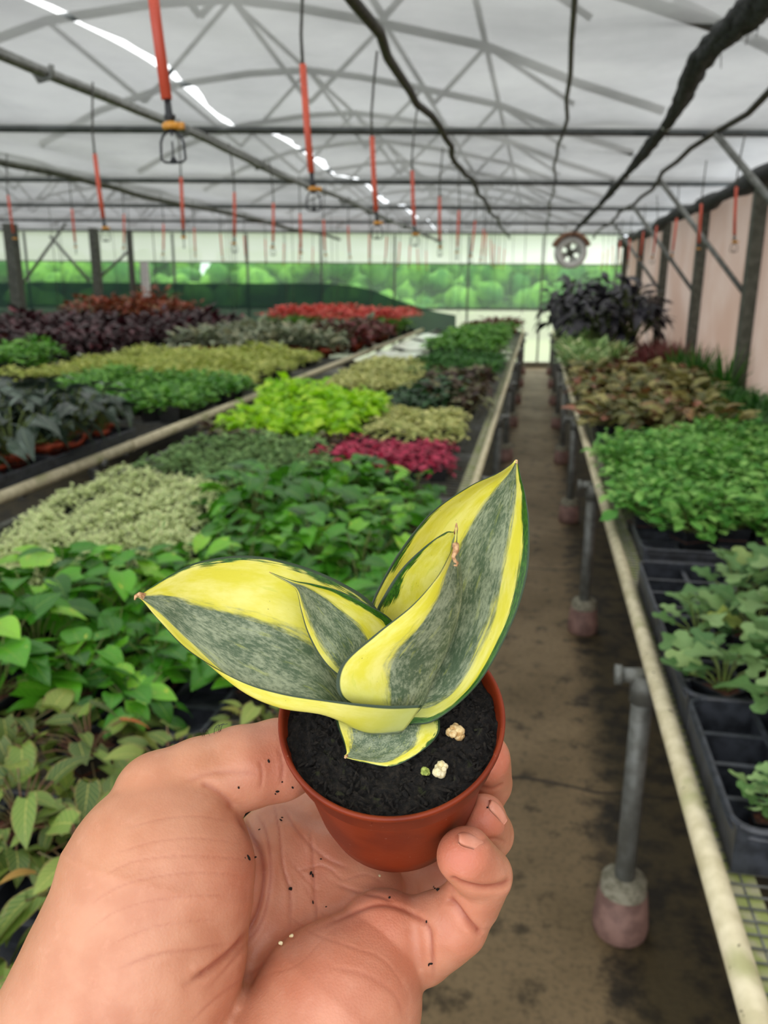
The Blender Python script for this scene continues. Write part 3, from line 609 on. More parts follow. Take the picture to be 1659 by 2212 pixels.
LA = [[(912, 1523, 22.3), (868, 1577, 22.7), (835, 1575, 23.6), (820, 1490, 24.2), (850, 1400, 24.6)],
      [(830, 1524, 22.1), (790, 1579, 22.6), (765, 1540, 23.4), (765, 1420, 24.0), (812, 1312, 24.3)],
      [(705, 1512, 21.9), (700, 1540, 22.2), (685, 1450, 23.2), (695, 1335, 23.8), (745, 1262, 24.0)],
      [(605, 1496, 21.8), (600, 1521, 22.0), (590, 1400, 22.9), (605, 1290, 23.4), (645, 1220, 23.6)],
      [(515, 1468, 21.7), (512, 1478, 21.9), (492, 1365, 22.6), (505, 1270, 23.0), (535, 1200, 23.1)],
      [(412, 1410, 21.7), (408, 1385, 22.0), (405, 1325, 22.3), (415, 1263, 22.5), (432, 1213, 22.6)],
      [(345, 1343, 21.7), (345, 1325, 21.8), (347, 1297, 21.9), (350, 1272, 22.0), (358, 1248, 22.1)],
      [(307, 1297, 21.6), (306, 1294, 21.6), (305, 1290, 21.6), (305, 1286, 21.6), (306, 1282, 21.6)],
      [(296, 1291, 21.6), (296, 1290, 21.6), (295, 1288, 21.6), (295, 1287, 21.6), (296, 1286, 21.6)]]
LB = [[(790, 1420, 24.2), (820, 1450, 24.1), (850, 1480, 23.8), (870, 1530, 23.2), (885, 1567, 22.8)],
      [(790, 1370, 24.4), (840, 1420, 24.4), (895, 1470, 23.8), (935, 1525, 23.1), (945, 1554, 22.8)],
      [(800, 1310, 24.3), (850, 1350, 24.5), (930, 1400, 24.0), (1000, 1470, 23.2), (1035, 1475, 22.8)],
      [(825, 1255, 24.0), (880, 1270, 24.3), (970, 1310, 23.9), (1060, 1345, 23.1), (1105, 1350, 22.7)],
      [(865, 1188, 23.5), (920, 1200, 23.8), (1000, 1225, 23.6), (1085, 1238, 23.0), (1139, 1240, 22.6)],
      [(930, 1108, 22.9), (975, 1115, 23.2), (1040, 1130, 23.1), (1105, 1138, 22.7), (1144, 1140, 22.3)],
      [(1012, 1051, 22.3), (1040, 1055, 22.5), (1078, 1062, 22.4), (1115, 1068, 22.2), (1136, 1073, 22.0)],
      [(1075, 1022, 21.8), (1087, 1023, 21.9), (1102, 1025, 21.9), (1116, 1028, 21.8), (1126, 1033, 21.7)],
      [(1106, 1001, 21.5), (1109, 1001, 21.5), (1113, 1001, 21.5), (1116, 1001, 21.5), (1119, 1002, 21.5)],
      [(1112, 994, 21.5), (1113, 994, 21.5), (1115, 994, 21.5), (1116, 994, 21.5), (1118, 994, 21.5)]]
LD = [[(850, 1490, 24.0), (880, 1520, 23.9), (905, 1545, 23.2), (850, 1550, 22.7), (795, 1535, 22.6)],
      [(825, 1400, 24.0), (880, 1440, 24.0), (930, 1475, 23.2), (850, 1500, 22.4), (732, 1500, 22.3)],
      [(812, 1330, 24.0), (880, 1370, 23.9), (962, 1410, 22.9), (850, 1430, 22.0), (737, 1437, 22.1)],
      [(830, 1285, 23.5), (900, 1310, 23.4), (988, 1335, 22.5), (905, 1360, 21.6), (808, 1372, 21.7)],
      [(868, 1228, 22.8), (915, 1250, 22.7), (996, 1268, 22.0), (948, 1290, 21.3), (885, 1312, 21.3)],
      [(918, 1180, 21.9), (948, 1198, 21.9), (992, 1215, 21.3), (966, 1232, 20.9), (940, 1252, 20.9)],
      [(962, 1150, 21.1), (972, 1163, 21.1), (986, 1175, 20.8), (981, 1188, 20.6), (968, 1204, 20.5)],
      [(980, 1148, 20.6), (982, 1152, 20.6), (986, 1158, 20.5), (985, 1163, 20.4), (981, 1168, 20.4)],
      [(984, 1132, 20.3), (985, 1132, 20.3), (986, 1133, 20.3), (986, 1134, 20.3), (985, 1135, 20.3)]]
LC = [[(770, 1480, 23.2), (800, 1480, 23.6), (850, 1460, 23.9)], [(722, 1452, 23.0), (785, 1420, 23.4), (870, 1400, 23.6)],
      [(690, 1417, 22.8), (762, 1370, 23.25), (848, 1342, 23.3)], [(664, 1366, 22.6), (722, 1325, 22.95), (795, 1306, 22.9)],
      [(650, 1318, 22.4), (684, 1290, 22.6), (735, 1277, 22.6)], [(641, 1278, 22.2), (655, 1268, 22.3), (680, 1262, 22.3)],
      [(625, 1262, 22.05), (630, 1258, 22.1), (638, 1255, 22.1)], [(600, 1247, 21.95), (603, 1246, 22.0), (607, 1245, 22.0)], [(581, 1236, 21.9), (582, 1236, 21.9), (583, 1236, 21.9)]]
LE = [[(720, 1530, 23.1), (780, 1535, 23.2), (830, 1540, 23.3), (890, 1545, 23.2), (950, 1555, 23.05)],
      [(728, 1565, 22.9), (780, 1580, 22.9), (835, 1588, 22.9), (892, 1590, 22.8), (947, 1585, 22.7)],
      [(740, 1597, 22.7), (775, 1610, 22.7), (823, 1618, 22.7), (870, 1624, 22.55), (915, 1620, 22.45)],
      [(746, 1616, 22.5), (765, 1624, 22.5), (795, 1635, 22.5), (825, 1645, 22.4), (850, 1655, 22.35)],
      [(748, 1627, 22.4), (755, 1630, 22.4), (765, 1634, 22.4), (775, 1641, 22.35), (785, 1647, 22.3)],
      [(743, 1633, 22.35), (744, 1634, 22.35), (745, 1635, 22.35), (746, 1636, 22.3), (747, 1637, 22.3)]]
lA = snake_leaf(LA, U5, leaf_mat('snake_leaf_low_left', -0.62, 0.22, -1.3, 0.92))
lB = snake_leaf(LB, U5, leaf_mat('snake_leaf_tall', -0.18, 0.50, -0.96, 0.82))
lD = snake_leaf(LD, U5, leaf_mat('snake_leaf_folded', -0.35, 0.55, -0.90, 1.3))
lC = snake_leaf(LC, [-1, 0, 1], leaf_mat('snake_leaf_young', -0.82, 0.25, -1.3, 0.78), thick=0.07)
lE = snake_leaf(LE, U5, leaf_mat('snake_leaf_small_low', -0.80, 0.62, -1.3, 0.93), thick=0.07)
# dry curled tips
M['dry'] = noisy('dry_leaf_tip', srgb(206, 168, 124), srgb(150, 104, 66), 900, 0.8)
def dry(pts, r):
    b = MB(); b.tube([tuple(inv_pot(cmv(a, c_, d + DOFF)) * s_) for a, c_, d in pts], [x * s_ for x in r], 8); b.build('dry_tip', M['dry'], pp, True)
dry([(984, 1175, 20.4), (985, 1190, 20.3), (979, 1203, 20.25), (983, 1212, 20.25), (988, 1216, 20.3), (986, 1222, 20.3), (980, 1221, 20.3)], [.09, .08, .05, .045, .04, .035, .02])
dry([(984, 1152, 20.5), (986, 1142, 20.35), (986, 1130, 20.3)], [.05, .045, .015])
dry([(312, 1289, 21.6), (300, 1284, 21.55), (293, 1288, 21.55), (291, 1296, 21.55)], [.10, .07, .05, .02])
dry([(750, 1632, 22.4), (745, 1637, 22.3)], [.05, .03])
dry([(1114, 1001, 21.5), (1116, 993, 21.5)], [.06, .03])

# ================================================================== the hand
def C3(px, py, d, r): return (cmv(px, py, d), r * d / F)
CH = {
 'thenar': [C3(170, 2350, 23.3, 245), C3(300, 2060, 24.0, 225), C3(345, 1895, 24.6, 205), C3(372, 1810, 25.0, 150)],
 'arm': [(cmv(170, 2350, 23.3), 3.0), (np.array([-13.5, -24.0, -17.0]), 3.1), (np.array([-19.0, -38.0, -4.0]), 3.9)],
 'slab1': [C3(330, 2400, 24.8, 150), C3(520, 1990, 27.2, 105), C3(600, 1830, 28.9, 92)],
 'slab2': [C3(430, 2400, 24.8, 150), C3(610, 2030, 27.4, 110), C3(690, 1870, 29.0, 98)],
 'slab3': [C3(560, 2400, 24.6, 160), C3(700, 2080, 26.8, 120), C3(775, 1930, 28.5, 95)],
 'hypo': [C3(600, 2420, 23.2, 215), C3(735, 2170, 24.8, 178), C3(826, 2030, 25.7, 100)],
}
FI = {
 'thumb': [C3(362, 1760, 25.2, 108), C3(352, 1724, 25.3, 99), C3(430, 1690, 25.6, 90), C3(525, 1658, 26.0, 87), C3(600, 1640, 26.5, 84), C3(660, 1628, 27.3, 72)],
 'index': [C3(600, 1830, 29.2, 92), C3(640, 1780, 29.8, 76), C3(860, 1700, 31.5, 58), C3(960, 1625, 31.0, 50), C3(985, 1590, 29.8, 46)],
 'middle': [C3(700, 1870, 29.2, 95), C3(1000, 1765, 30.6, 60), C3(1052, 1690, 29.2, 54), C3(1046, 1636, 27.5, 54)],
 'ring': [C3(775, 1925, 29.4, 92), C3(880, 1890, 30.0, 70), C3(1000, 1868, 29.8, 62), C3(1056, 1800, 27.2, 54), C3(1040, 1771, 25.9, 53)],
 'pinky': [C3(815, 2055, 26.6, 104), C3(905, 2035, 26.0, 88), C3(985, 1990, 25.2, 76), C3(1015, 1950, 24.9, 66), C3(1044, 1892, 24.3, 63), C3(1004, 1849, 23.5, 60)],
}
def rcone(P, A, ra, B, rb):
    ba = B - A; l2 = ba @ ba; pa = P - A; h = np.clip((pa @ ba) / l2, 0, 1)
    rr = ra + (rb - ra) * h; return np.linalg.norm(pa - h[:, None] * ba, axis=1) - rr
def chain(P, ch, k=0.08):
    d = None
    for i in range(len(ch) - 1):
        e = rcone(P, ch[i][0], ch[i][1], ch[i + 1][0], ch[i + 1][1]); d = e if d is None else smin(d, e, k)
    return d
def smin(a, b, k):
    h = np.clip(0.5 + 0.5 * (b - a) / k, 0, 1); return b * (1 - h) + a * h - k * h * (1 - h)
def ell(P, c, r, ax=None):
    q = (P - c); 
    if ax is not None: q = q @ ax
    q = q / r; m = np.linalg.norm(q, axis=1); return (m - 1) * np.min(r) * 0.9
def pot_sdf(P):
    q = P - RIMC; z = q @ UPV; rad = np.linalg.norm(q - z[:, None] * UPV, axis=1)
    R = np.where(z > -1.15, RT - 0.02, (RT - 0.32) + (RB - RT + 0.32) * (-z - 1.2) / (PH - 1.2)); return np.maximum(np.maximum(rad - R, -PH - z), z - 0.05)
PRET = {}
def hand_sdf(P):
    P = P.astype(np.float32)
    palm = chain(P, CH['thenar'], 0.3); palm = smin(palm, chain(P, CH['arm'], 0.5), 0.8)
    sl = smin(smin(chain(P, CH['slab1']), chain(P, CH['slab2']), 0.5), chain(P, CH['slab3']), 0.5); sl = smin(sl, chain(P, CH['hypo'], 0.3), 0.55)
    palm = smin(palm, sl, 0.5)
    th = chain(P, FI['thumb'], 0.25); palm = smin(palm, th, 0.16)
    d = palm; k2 = {'index': .25, 'middle': .25, 'ring': .25, 'pinky': .3}
    fs = None
    for n in ('index', 'middle', 'ring', 'pinky'):
        e = chain(P, FI[n], 0.05); fs = e if fs is None else smin(fs, e, 0.05)
        near = FI[n][0][0]; d = smin(d, e, 0.28) if n in ('pinky',) else d
        if n != 'pinky':
            kk = np.clip(0.3 - 0.05 * np.linalg.norm(P - near, axis=1), 0.05, 0.3); h = np.clip(0.5 + 0.5 * (e - d) / kk, 0, 1); d = e * (1 - h) + d * h - kk * h * (1 - h)
    ps = pot_sdf(P); k = 0.10; d = -smin(-d, ps - 0.015, k)
    return d
def surface_nets(fn, lo, hi, h):
    n = [int(math.ceil((hi[i] - lo[i]) / h)) + 1 for i in range(3)]
    ax = [lo[i] + h * np.arange(n[i]) for i in range(3)]; D = np.empty(n, np.float32)
    YZ = np.stack(np.meshgrid(ax[1], ax[2], indexing='ij'), -1).reshape(-1, 2)
    st = max(1, 400000 // len(YZ))
    for i in range(0, n[0], st):
        xs_ = ax[0][i:i + st]; P = np.empty((len(xs_), len(YZ), 3), np.float32); P[:, :, 0] = xs_[:, None]; P[:, :, 1:] = YZ[None]; D[i:i + st] = fn(P.reshape(-1, 3)).reshape(len(xs_), n[1], n[2])
    S = D < 0; c = np.zeros([m - 1 for m in n], np.int8)
    for a in (0, 1):
        for b_ in (0, 1):
            for e in (0, 1): c += S[a:n[0] - 1 + a, b_:n[1] - 1 + b_, e:n[2] - 1 + e]
    act = (c > 0) & (c < 8); idx = -np.ones(act.shape, np.int64); I = np.argwhere(act); idx[act] = np.arange(len(I))
    acc = np.zeros((len(I), 3)); cnt = np.zeros(len(I))
    cor = [(a, b_, e) for a in (0, 1) for b_ in (0, 1) for e in (0, 1)]
    for p0 in cor:
        for axx in range(3):
            if p0[axx] == 0:
                p1 = list(p0); p1[axx] = 1; v0 = D[I[:, 0] + p0[0], I[:, 1] + p0[1], I[:, 2] + p0[2]]; v1 = D[I[:, 0] + p1[0], I[:, 1] + p1[1], I[:, 2] + p1[2]]
                m = (v0 < 0) != (v1 < 0); tq = np.where(m, v0 / np.where(m, v0 - v1, 1), 0); q = np.tile(np.array(p0, float), (len(I), 1)); q[:, axx] += tq; acc[m] += q[m]; cnt[m] += 1
    V = (I + acc / cnt[:, None]) * h + np.array(lo); Fq = []
    for axx in range(3):
        o1, o2 = [(1, 2), (2, 0), (0, 1)][axx]; sl0 = [slice(None)] * 3; sl1 = [slice(None)] * 3; sl0[axx] = slice(0, n[axx] - 1); sl1[axx] = slice(1, n[axx])
        A_ = S[tuple(sl0)]; B_ = S[tuple(sl1)]; E = np.argwhere(A_ != B_); ok = (E[:, o1] > 0) & (E[:, o2] > 0) & (E[:, o1] < n[o1] - 1) & (E[:, o2] < n[o2] - 1); E = E[ok]
        def at(d1, d2):
            q = E.copy(); q[:, o1] += d1; q[:, o2] += d2; return idx[q[:, 0], q[:, 1], q[:, 2]]
        quad = np.stack([at(-1, -1), at(0, -1), at(0, 0), at(-1, 0)], 1); fl = ~A_[E[:, 0], E[:, 1], E[:, 2]]; quad[fl] = quad[fl][:, ::-1]; Fq.append(quad)
    return V, np.concatenate(Fq)
def projc(V): return np.stack([CX + F * V[:, 0] / -V[:, 2], CY - F * V[:, 1] / -V[:, 2]], 1)
def grad(V, e=0.03):
    g = np.empty_like(V)
    for i in range(3):
        o = np.zeros(3); o[i] = e; g[:, i] = (hand_sdf(V + o) - hand_sdf(V - o)) / (2 * e)
    return g / (np.linalg.norm(g, axis=1, keepdims=True) + 1e-6)
HV, HF = surface_nets(hand_sdf, (-23, -42, -34), (6, -5.0, 1.5), 0.26)
def subdiv(V, Q):
    E = np.sort(np.concatenate([Q[:, [0, 1]], Q[:, [1, 2]], Q[:, [2, 3]], Q[:, [3, 0]]]), axis=1); U, inv = np.unique(E, axis=0, return_inverse=True); inv = inv.ravel()
    nF = len(Q); eV = V[U].mean(1); fV = V[Q].mean(1); nV = len(V); e0, e1, e2, e3 = [nV + inv[i * nF:(i + 1) * nF] for i in range(4)]; f_i = nV + len(U) + np.arange(nF)
    NQ = np.concatenate([np.stack([Q[:, 0], e0, f_i, e3], 1), np.stack([Q[:, 1], e1, f_i, e0], 1), np.stack([Q[:, 2], e2, f_i, e1], 1), np.stack([Q[:, 3], e3, f_i, e2], 1)])
    return np.concatenate([V, eV, fV]), NQ
def relax(V, Q, it=2):
    E = np.unique(np.sort(np.concatenate([Q[:, [0, 1]], Q[:, [1, 2]], Q[:, [2, 3]], Q[:, [3, 0]]]), axis=1), axis=0)
    for _ in range(it):
        s = np.zeros_like(V); c = np.zeros(len(V)); np.add.at(s, E[:, 0], V[E[:, 1]]); np.add.at(s, E[:, 1], V[E[:, 0]]); np.add.at(c, E[:, 0], 1); np.add.at(c, E[:, 1], 1); V = V * 0.5 + 0.5 * s / c[:, None]
    return V
def proj_on(V, it=2):
    for _ in range(it): V = V - hand_sdf(V)[:, None] * grad(V)
    return V
HV = proj_on(relax(HV, HF, 3)); HV, HF = subdiv(HV, HF); HV = proj_on(relax(HV, HF, 2), 2)
# finer only where the palm side faces the lens
pc = projc(HV); near = (pc[:, 0] > -60) & (pc[:, 1] < 2300)
HV, HF = subdiv(HV, HF); HV = relax(proj_on(HV, 1), HF, 1)
HN = grad(HV, 0.05)
# skin folds: lines of the palm pressed into the surface (pixel lines give where they lie, depth and normals come from the surface)
FOLDS = [
 # (points, width px, depth cm, tint)
 ([(508, 1754), (540, 1800), (566, 1850), (570, 1910), (556, 1975), (520, 2035), (462, 2085), (400, 2125)], 8, 0.13, 1.1),
 ([(548, 1752), (572, 1790), (584, 1850), (582, 1930), (560, 2000), (500, 2075), (440, 2140)], 5, 0.035, .6),
 ([(590, 1725), (604, 1800), (612, 1870), (628, 1930), (624, 2010)], 4, 0.035, .7),
 ([(600, 1960), (680, 2010), (760, 2050), (830, 2080), (880, 2150)], 3, 0.012, .4),
 ([(670, 1790), (676, 1850), (680, 1930), (684, 1990)], 4, 0.035, .6),
 ([(700, 1990), (760, 1972), (820, 1958), (880, 1972), (925, 2000), (934, 2060), (936, 2120)], 6, 0.055, .9),
 ([(720, 1905), (770, 1925), (820, 1940), (850, 1955)], 4, 0.04, .6),
 ([(962, 1936), (985, 1962), (1012, 1996), (1046, 2026)], 8, 0.13, 1.1),
 ([(968, 1895), (1000, 1912), (1045, 1920), (1085, 1912), (1106, 1900)], 7, 0.12, 1.1),
 ([(968, 1944), (1002, 1986), (1030, 2016)], 4, 0.04, .6),
 ([(1030, 1822), (1066, 1812), (1100, 1822)], 5, 0.04, .5),
 ([(1030, 1698), (1062, 1702), (1088, 1690)], 5, 0.05, .7),
 ([(398, 1690), (450, 1672), (500, 1668), (560, 1672)], 8, 0.03, .4), ([(560, 1640), (566, 1672), (562, 1706)], 4, 0.02, .5), ([(600, 1612), (610, 1655), (606, 1700)], 4, 0.02, .5),
 ([(430, 1690), (462, 1705), (490, 1728), (506, 1752)], 10, 0.06, .7),
 ([(270, 1790), (350, 1770), (430, 1765), (500, 1775)], 3.2, 0.010, .32), ([(250, 1845), (330, 1820), (420, 1812), (520, 1822)], 3.2, 0.010, .32),
 ([(215, 1900), (290, 1862), (380, 1850), (470, 1852), (540, 1860)], 3.2, 0.011, .34), ([(190, 1960), (260, 1915), (350, 1892), (440, 1885), (530, 1893)], 3.2, 0.011, .34),
 ([(180, 2020), (250, 1970), (330, 1945), (420, 1935), (510, 1935)], 3.2, 0.009, .3), ([(230, 2045), (320, 2005), (400, 1990), (480, 1985)], 3.2, 0.008, .3),
 ([(250, 2095), (340, 2060), (420, 2050), (500, 2035)], 6, 0.016, .4), ([(610, 1740), (650, 1800), (700, 1850), (760, 1880)], 4, 0.025, .5),
 ([(640, 1880), (700, 1870), (745, 1905)], 3, 0.02, .4), ([(700, 2090), (790, 2110), (850, 2150), (870, 2200)], 6, 0.012, .3),
 ([(560, 2110), (640, 2080), (700, 2020), (740, 1990)], 3, 0.008, .3), ([(405, 2212), (470, 2150), (560, 2090), (600, 2060)], 6, 0.014, .4),
 ([(740, 1900), (790, 1890), (830, 1910)], 3, 0.02, .4), ([(652, 1900), (690, 1960), (740, 1985)], 3, 0.015, .3), ([(620, 1850), (665, 1900), (690, 1925)], 3, 0.015, .3),
]
pc = projc(HV); view = -HV / np.linalg.norm(HV, axis=1, keepdims=True); facing = np.clip((HN * view).sum(1) * 3, 0, 1)
cre = np.zeros(len(HV)); disp = np.zeros(len(HV))
for pts, wpx, dep, tint in FOLDS:
    P_ = crom(np.array([[a, c_, 0.0] for a, c_ in pts]), 50)[:, :2]; lo = P_.min(0) - 40; hi = P_.max(0) + 40
    m = np.where((pc > lo).all(1) & (pc < hi).all(1) & (facing > 0))[0]
    if len(m) == 0: continue
    q = pc[m]; best = np.full(len(m), 1e9); tb_ = np.zeros(len(m))
    for i in range(len(P_) - 1):
        a, bb = P_[i], P_[i + 1]; e = bb - a; h = np.clip(((q - a) @ e) / (e @ e + 1e-9), 0, 1); dd = np.linalg.norm(q - a - h[:, None] * e, axis=1); up = dd < best; best[up] = dd[up]; tb_[up] = (i + h[up]) / (len(P_) - 1)
    endf = np.clip(np.minimum(tb_, 1 - tb_) * 7, 0, 1) if dep < 0.1 else np.clip(np.minimum(tb_, 1 - tb_) * 12, 0.15, 1)
    fall = np.exp(-(best / wpx) ** 2) * endf * facing[m]; puff = np.exp(-((best - wpx * 2.3) / (wpx * 1.3)) ** 2) * endf * facing[m]
    disp[m] -= dep * fall - dep * 0.18 * puff; cre[m] = np.maximum(cre[m], tint * np.exp(-(best / (wpx * 0.62)) ** 2) * endf * facing[m])
# soft modelling: low lumps of muscle and fat pads
lum = 0.05 * np.sin(HV[:, 0] * 1.1 + 1.3) * np.sin(HV[:, 1] * 0.9) + 0.025 * np.sin(HV[:, 0] * 2.3 + HV[:, 2]) * np.sin(HV[:, 1] * 2.1 + 0.7)
for (a, c_, rr, am) in ((760, 2140, 110, .10), (820, 2000, 60, .09), (600, 1820, 60, -.05), (690, 1960, 80, -.10), (430, 1800, 110, .07), (300, 1960, 150, .05), (640, 2030, 60, -.06)):
    lum += am * np.exp(-(((pc - [a, c_]) ** 2).sum(1)) / rr ** 2) * facing
HV2 = HV + HN * (disp + lum * np.clip(pot_sdf(HV) * 1.5, 0, 1))[:, None]
# pigment: fingertips and pads redder, back of thumb and wrist side tanner
red = np.zeros(len(HV))
for (a, c_, rr, am) in ((1000, 1850, 70, .9), (1050, 1765, 60, .9), (1070, 1640, 60, .9), (820, 1990, 120, .6), (600, 1650, 80, .5), (760, 2080, 220, .4), (520, 1900, 90, .35), (640, 2150, 120, .35), (1000, 2000, 100, .4), (700, 1850, 90, .45)):
    red = np.maximum(red, am * np.exp(-(((pc - [a, c_]) ** 2).sum(1)) / rr ** 2))
tan_ = np.clip(1 - (pc[:, 0] + 0.55 * (pc[:, 1] - 1700) - 150) / 330, 0, 1) * 0.8
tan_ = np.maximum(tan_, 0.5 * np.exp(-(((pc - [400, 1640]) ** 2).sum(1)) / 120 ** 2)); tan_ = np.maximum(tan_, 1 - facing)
t = NT('skin'); p = t.geo()
aR = t.n('ShaderNodeAttribute'); aR.attribute_name = 'red'; aT = t.n('ShaderNodeAttribute'); aT.attribute_name = 'tan'; aC = t.n('ShaderNodeAttribute'); aC.attribute_name = 'crease'
n1 = t.noise(90, 4, p); n2 = t.noise(900, 4, p, 0.7); n3 = t.noise(260, 4, p, 0.6); vo = t.n('ShaderNodeTexVoronoi'); vo.inputs['Scale'].default_value = 1300; t.l(p, vo.inputs['Vector'])
c = t.mix(t.step(n1, 0.3, 0.7), srgb(200, 144, 116), srgb(186, 126, 98)); c = t.mix(t.math('MULTIPLY', aR.outputs['Fac'], 0.72), c, srgb(192, 100, 78))
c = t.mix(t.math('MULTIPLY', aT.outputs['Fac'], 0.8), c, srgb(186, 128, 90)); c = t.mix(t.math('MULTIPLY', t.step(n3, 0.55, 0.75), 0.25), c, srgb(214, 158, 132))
c = t.mix(t.math('MULTIPLY', aC.outputs['Fac'], 0.7), c, srgb(150, 72, 54))
bp = t.bump(t.math('ADD', t.math('ADD', t.math('MULTIPLY', n2, 0.7), t.math('MULTIPLY', n3, 0.25)), t.math('MULTIPLY', vo.outputs['Distance'], 0.4)), 0.3, 0.0005)
M['skin'] = t.done(t.pr(c, t.math('ADD', 0.34, t.math('MULTIPLY', n3, 0.18)), 0, bp, 0.45, **{'Subsurface Weight': 0.35, 'Subsurface Radius': (0.0045, 0.0018, 0.0010), 'Subsurface Scale': 1.0}))
me = mesh_from('hand', towld(HV2), HF.tolist(), [M['skin']], attrs={'red': red, 'tan': tan_, 'crease': cre})
hand = link('hand', me); tag(hand, 'bare left hand and forearm of a person, palm up, gripping the small terracotta pot', 'person')
# fingernails: thin curved plates set into the finger
M['nail'] = noisy('fingernail', srgb(208, 142, 118), srgb(196, 126, 100), 200, 0.28, spec=0.5, bmp=0.02)
def nail(c_, along, out, L, W, name='fingernail'):
    al = np.array(along, float); ou = np.array(out, float); ou /= np.linalg.norm(ou); al -= ou * (al @ ou); al /= np.linalg.norm(al); sd = np.cross(al, ou); V = []; Fc = []; n, m_ = 14, 12
    for lay in (0, 1):
        for i in range(n + 1):
            for j in range(m_ + 1):
                u = i / n * 2 - 1; v = j / m_ * 2 - 1; ww = W * (1 - 0.5 * max(0, u) ** 4 - 0.25 * max(0, -u) ** 3) * 0.5
                q = c_ + al * (u * L * 0.5 * (1 - 0.12 * v * v * (1 if u > 0 else .6))) + sd * (v * ww) + ou * (0.08 - 0.26 * W * v * v - 0.08 * u * u - lay * 0.04); V.append(q)
    k = (n + 1) * (m_ + 1)
    for i in range(n):
        for j in range(m_): q = i * (m_ + 1) + j; Fc += [(q, q + 1, q + m_ + 2, q + m_ + 1), (k + q + m_ + 1, k + q + m_ + 2, k + q + 1, k + q)]
    ring = [i * (m_ + 1) for i in range(n + 1)] + [n * (m_ + 1) + j for j in range(1, m_ + 1)] + [i * (m_ + 1) + m_ for i in range(n - 1, -1, -1)] + [j for j in range(m_ - 1, 0, -1)]
    for i in range(len(ring)): a, bb = ring[i], ring[(i + 1) % len(ring)]; Fc.append((bb, a, k + a, k + bb))
    return link(name, mesh_from(name, towld(np.array(V)), Fc, [M['nail']]), hand)
def skin_pt(px, py):                            # first surface point met along a view ray
    d = cmv(px, py, 1.0); ts = np.arange(18, 32, 0.03); v = hand_sdf(d[None] * ts[:, None]); i = np.argmax(v < 0); P_ = d * ts[i]; return P_, grad(P_[None])[0]
P1, N1 = skin_pt(1018, 1812); a_ = FI['pinky'][-1][0] - FI['pinky'][-2][0]
nail(P1 + N1 * 0.015, np.array([-.75, .62, .25]), N1 * 0.8 + np.array([0.35, 0.45, 0.0]), 0.78, 0.62)
P1, N1 = skin_pt(1078, 1750); nail(P1 + N1 * 0.01, np.array([-.45, .85, .25]), N1 * 0.8 + np.array([0.5, 0.25, 0.0]), 0.85, 0.6)
b = MB(); rg = random.Random(4)
for i in range(14):
    hx = 430 + rg.uniform(0, 50); hy = next((y for y in range(1560, 1640, 2) if hand_sdf(cmv(hx, y, 1.0)[None] * np.arange(20, 30, .1)[:, None]).min() < 0), 1600); P_, N_ = skin_pt(hx, hy + 2)
    if P_[2] > -19: continue
    e = np.array([rg.uniform(-.15, .2), .28, rg.uniform(-.1, .2)]); b.tube([tuple(towld(P_)), tuple(towld(P_ + e * .6 + N_ * .05)), tuple(towld(P_ + e + np.array([.12, 0, 0])))], 0.00005, 4)
if b.V: b.build('hair', M['black_plastic'], hand, True)
# grit on the palm
bm = bmesh.new(); rg = random.Random(9)
spots = [(540, 1832), (536, 1840), (545, 1838), (532, 1850), (541, 1858), (548, 1850), (527, 1858), (625, 1916), (628, 1920), (705, 2084), (788, 2048), (606, 1770), (680, 1952), (674, 1888), (696, 1858), (940, 1920), (944, 1925), (935, 1915), (922, 1990), (930, 2082), (706, 1959), (902, 2029), (840, 2030), (580, 1646), (596, 1712), (628, 1700), (612, 1690), (840, 1945), (850, 1950), (860, 1958), (770, 1822), (1056, 1747), (560, 1792), (518, 1700), (700, 2100)]
for (a, c_) in spots:
    P_, N_ = skin_pt(a, c_)
    if P_[2] > -18.5: continue
    for k in range(rg.choice((1, 1, 2))):
        s = rg.uniform(0.035, 0.075); q = towld(P_ + N_ * s * 0.3 + np.array([rg.uniform(-.06, .06), rg.uniform(-.06, .06), 0]))
        bmesh.ops.create_icosphere(bm, subdivisions=1, radius=1.0, matrix=Matrix.Translation(tuple(q)) @ Euler((rg.random() * 3, rg.random() * 3, rg.random() * 3)).to_matrix().to_4x4() @ Matrix.Diagonal((s * .01 * rg.uniform(1, 1.8), s * .01 * .6, s * .01 * .6, 1)))
me = bpy.data.meshes.new('soil_crumbs'); bm.to_mesh(me); bm.free(); me.materials.append(M['bsoil']); tag(link('soil_crumbs', me), 'scattered black soil crumbs stuck on the open palm', 'soil', None, 'stuff')
for (a, c_, s, lab) in ((630, 2024, 0.075, 'rounder white perlite grain at the centre of the palm'), (607, 2040, 0.085, 'dirty white perlite flake on the palm crease beside the rounder grain'), (777, 2119, 0.075, 'pale yellow perlite sliver low on the heel of the hand'), (817, 1893, 0.08, 'white perlite flake on the palm just under the pot base')):
    P_, N_ = skin_pt(a, c_); bm = bmesh.new()
    for k in range(4):
        q = towld(P_ + N_ * s * 0.35 + np.array([rg.uniform(-1, 1), rg.uniform(-.6, .6), 0]) * s * 0.5); bmesh.ops.create_icosphere(bm, subdivisions=2, radius=s * 0.01 * rg.uniform(.45, .7), matrix=Matrix.Translation(tuple(q)))
    me = bpy.data.meshes.new('perlite_grain'); bm.to_mesh(me); bm.free(); me.materials.append(M['perlite_w']); tag(link('perlite_grain', me), lab, 'perlite grain')

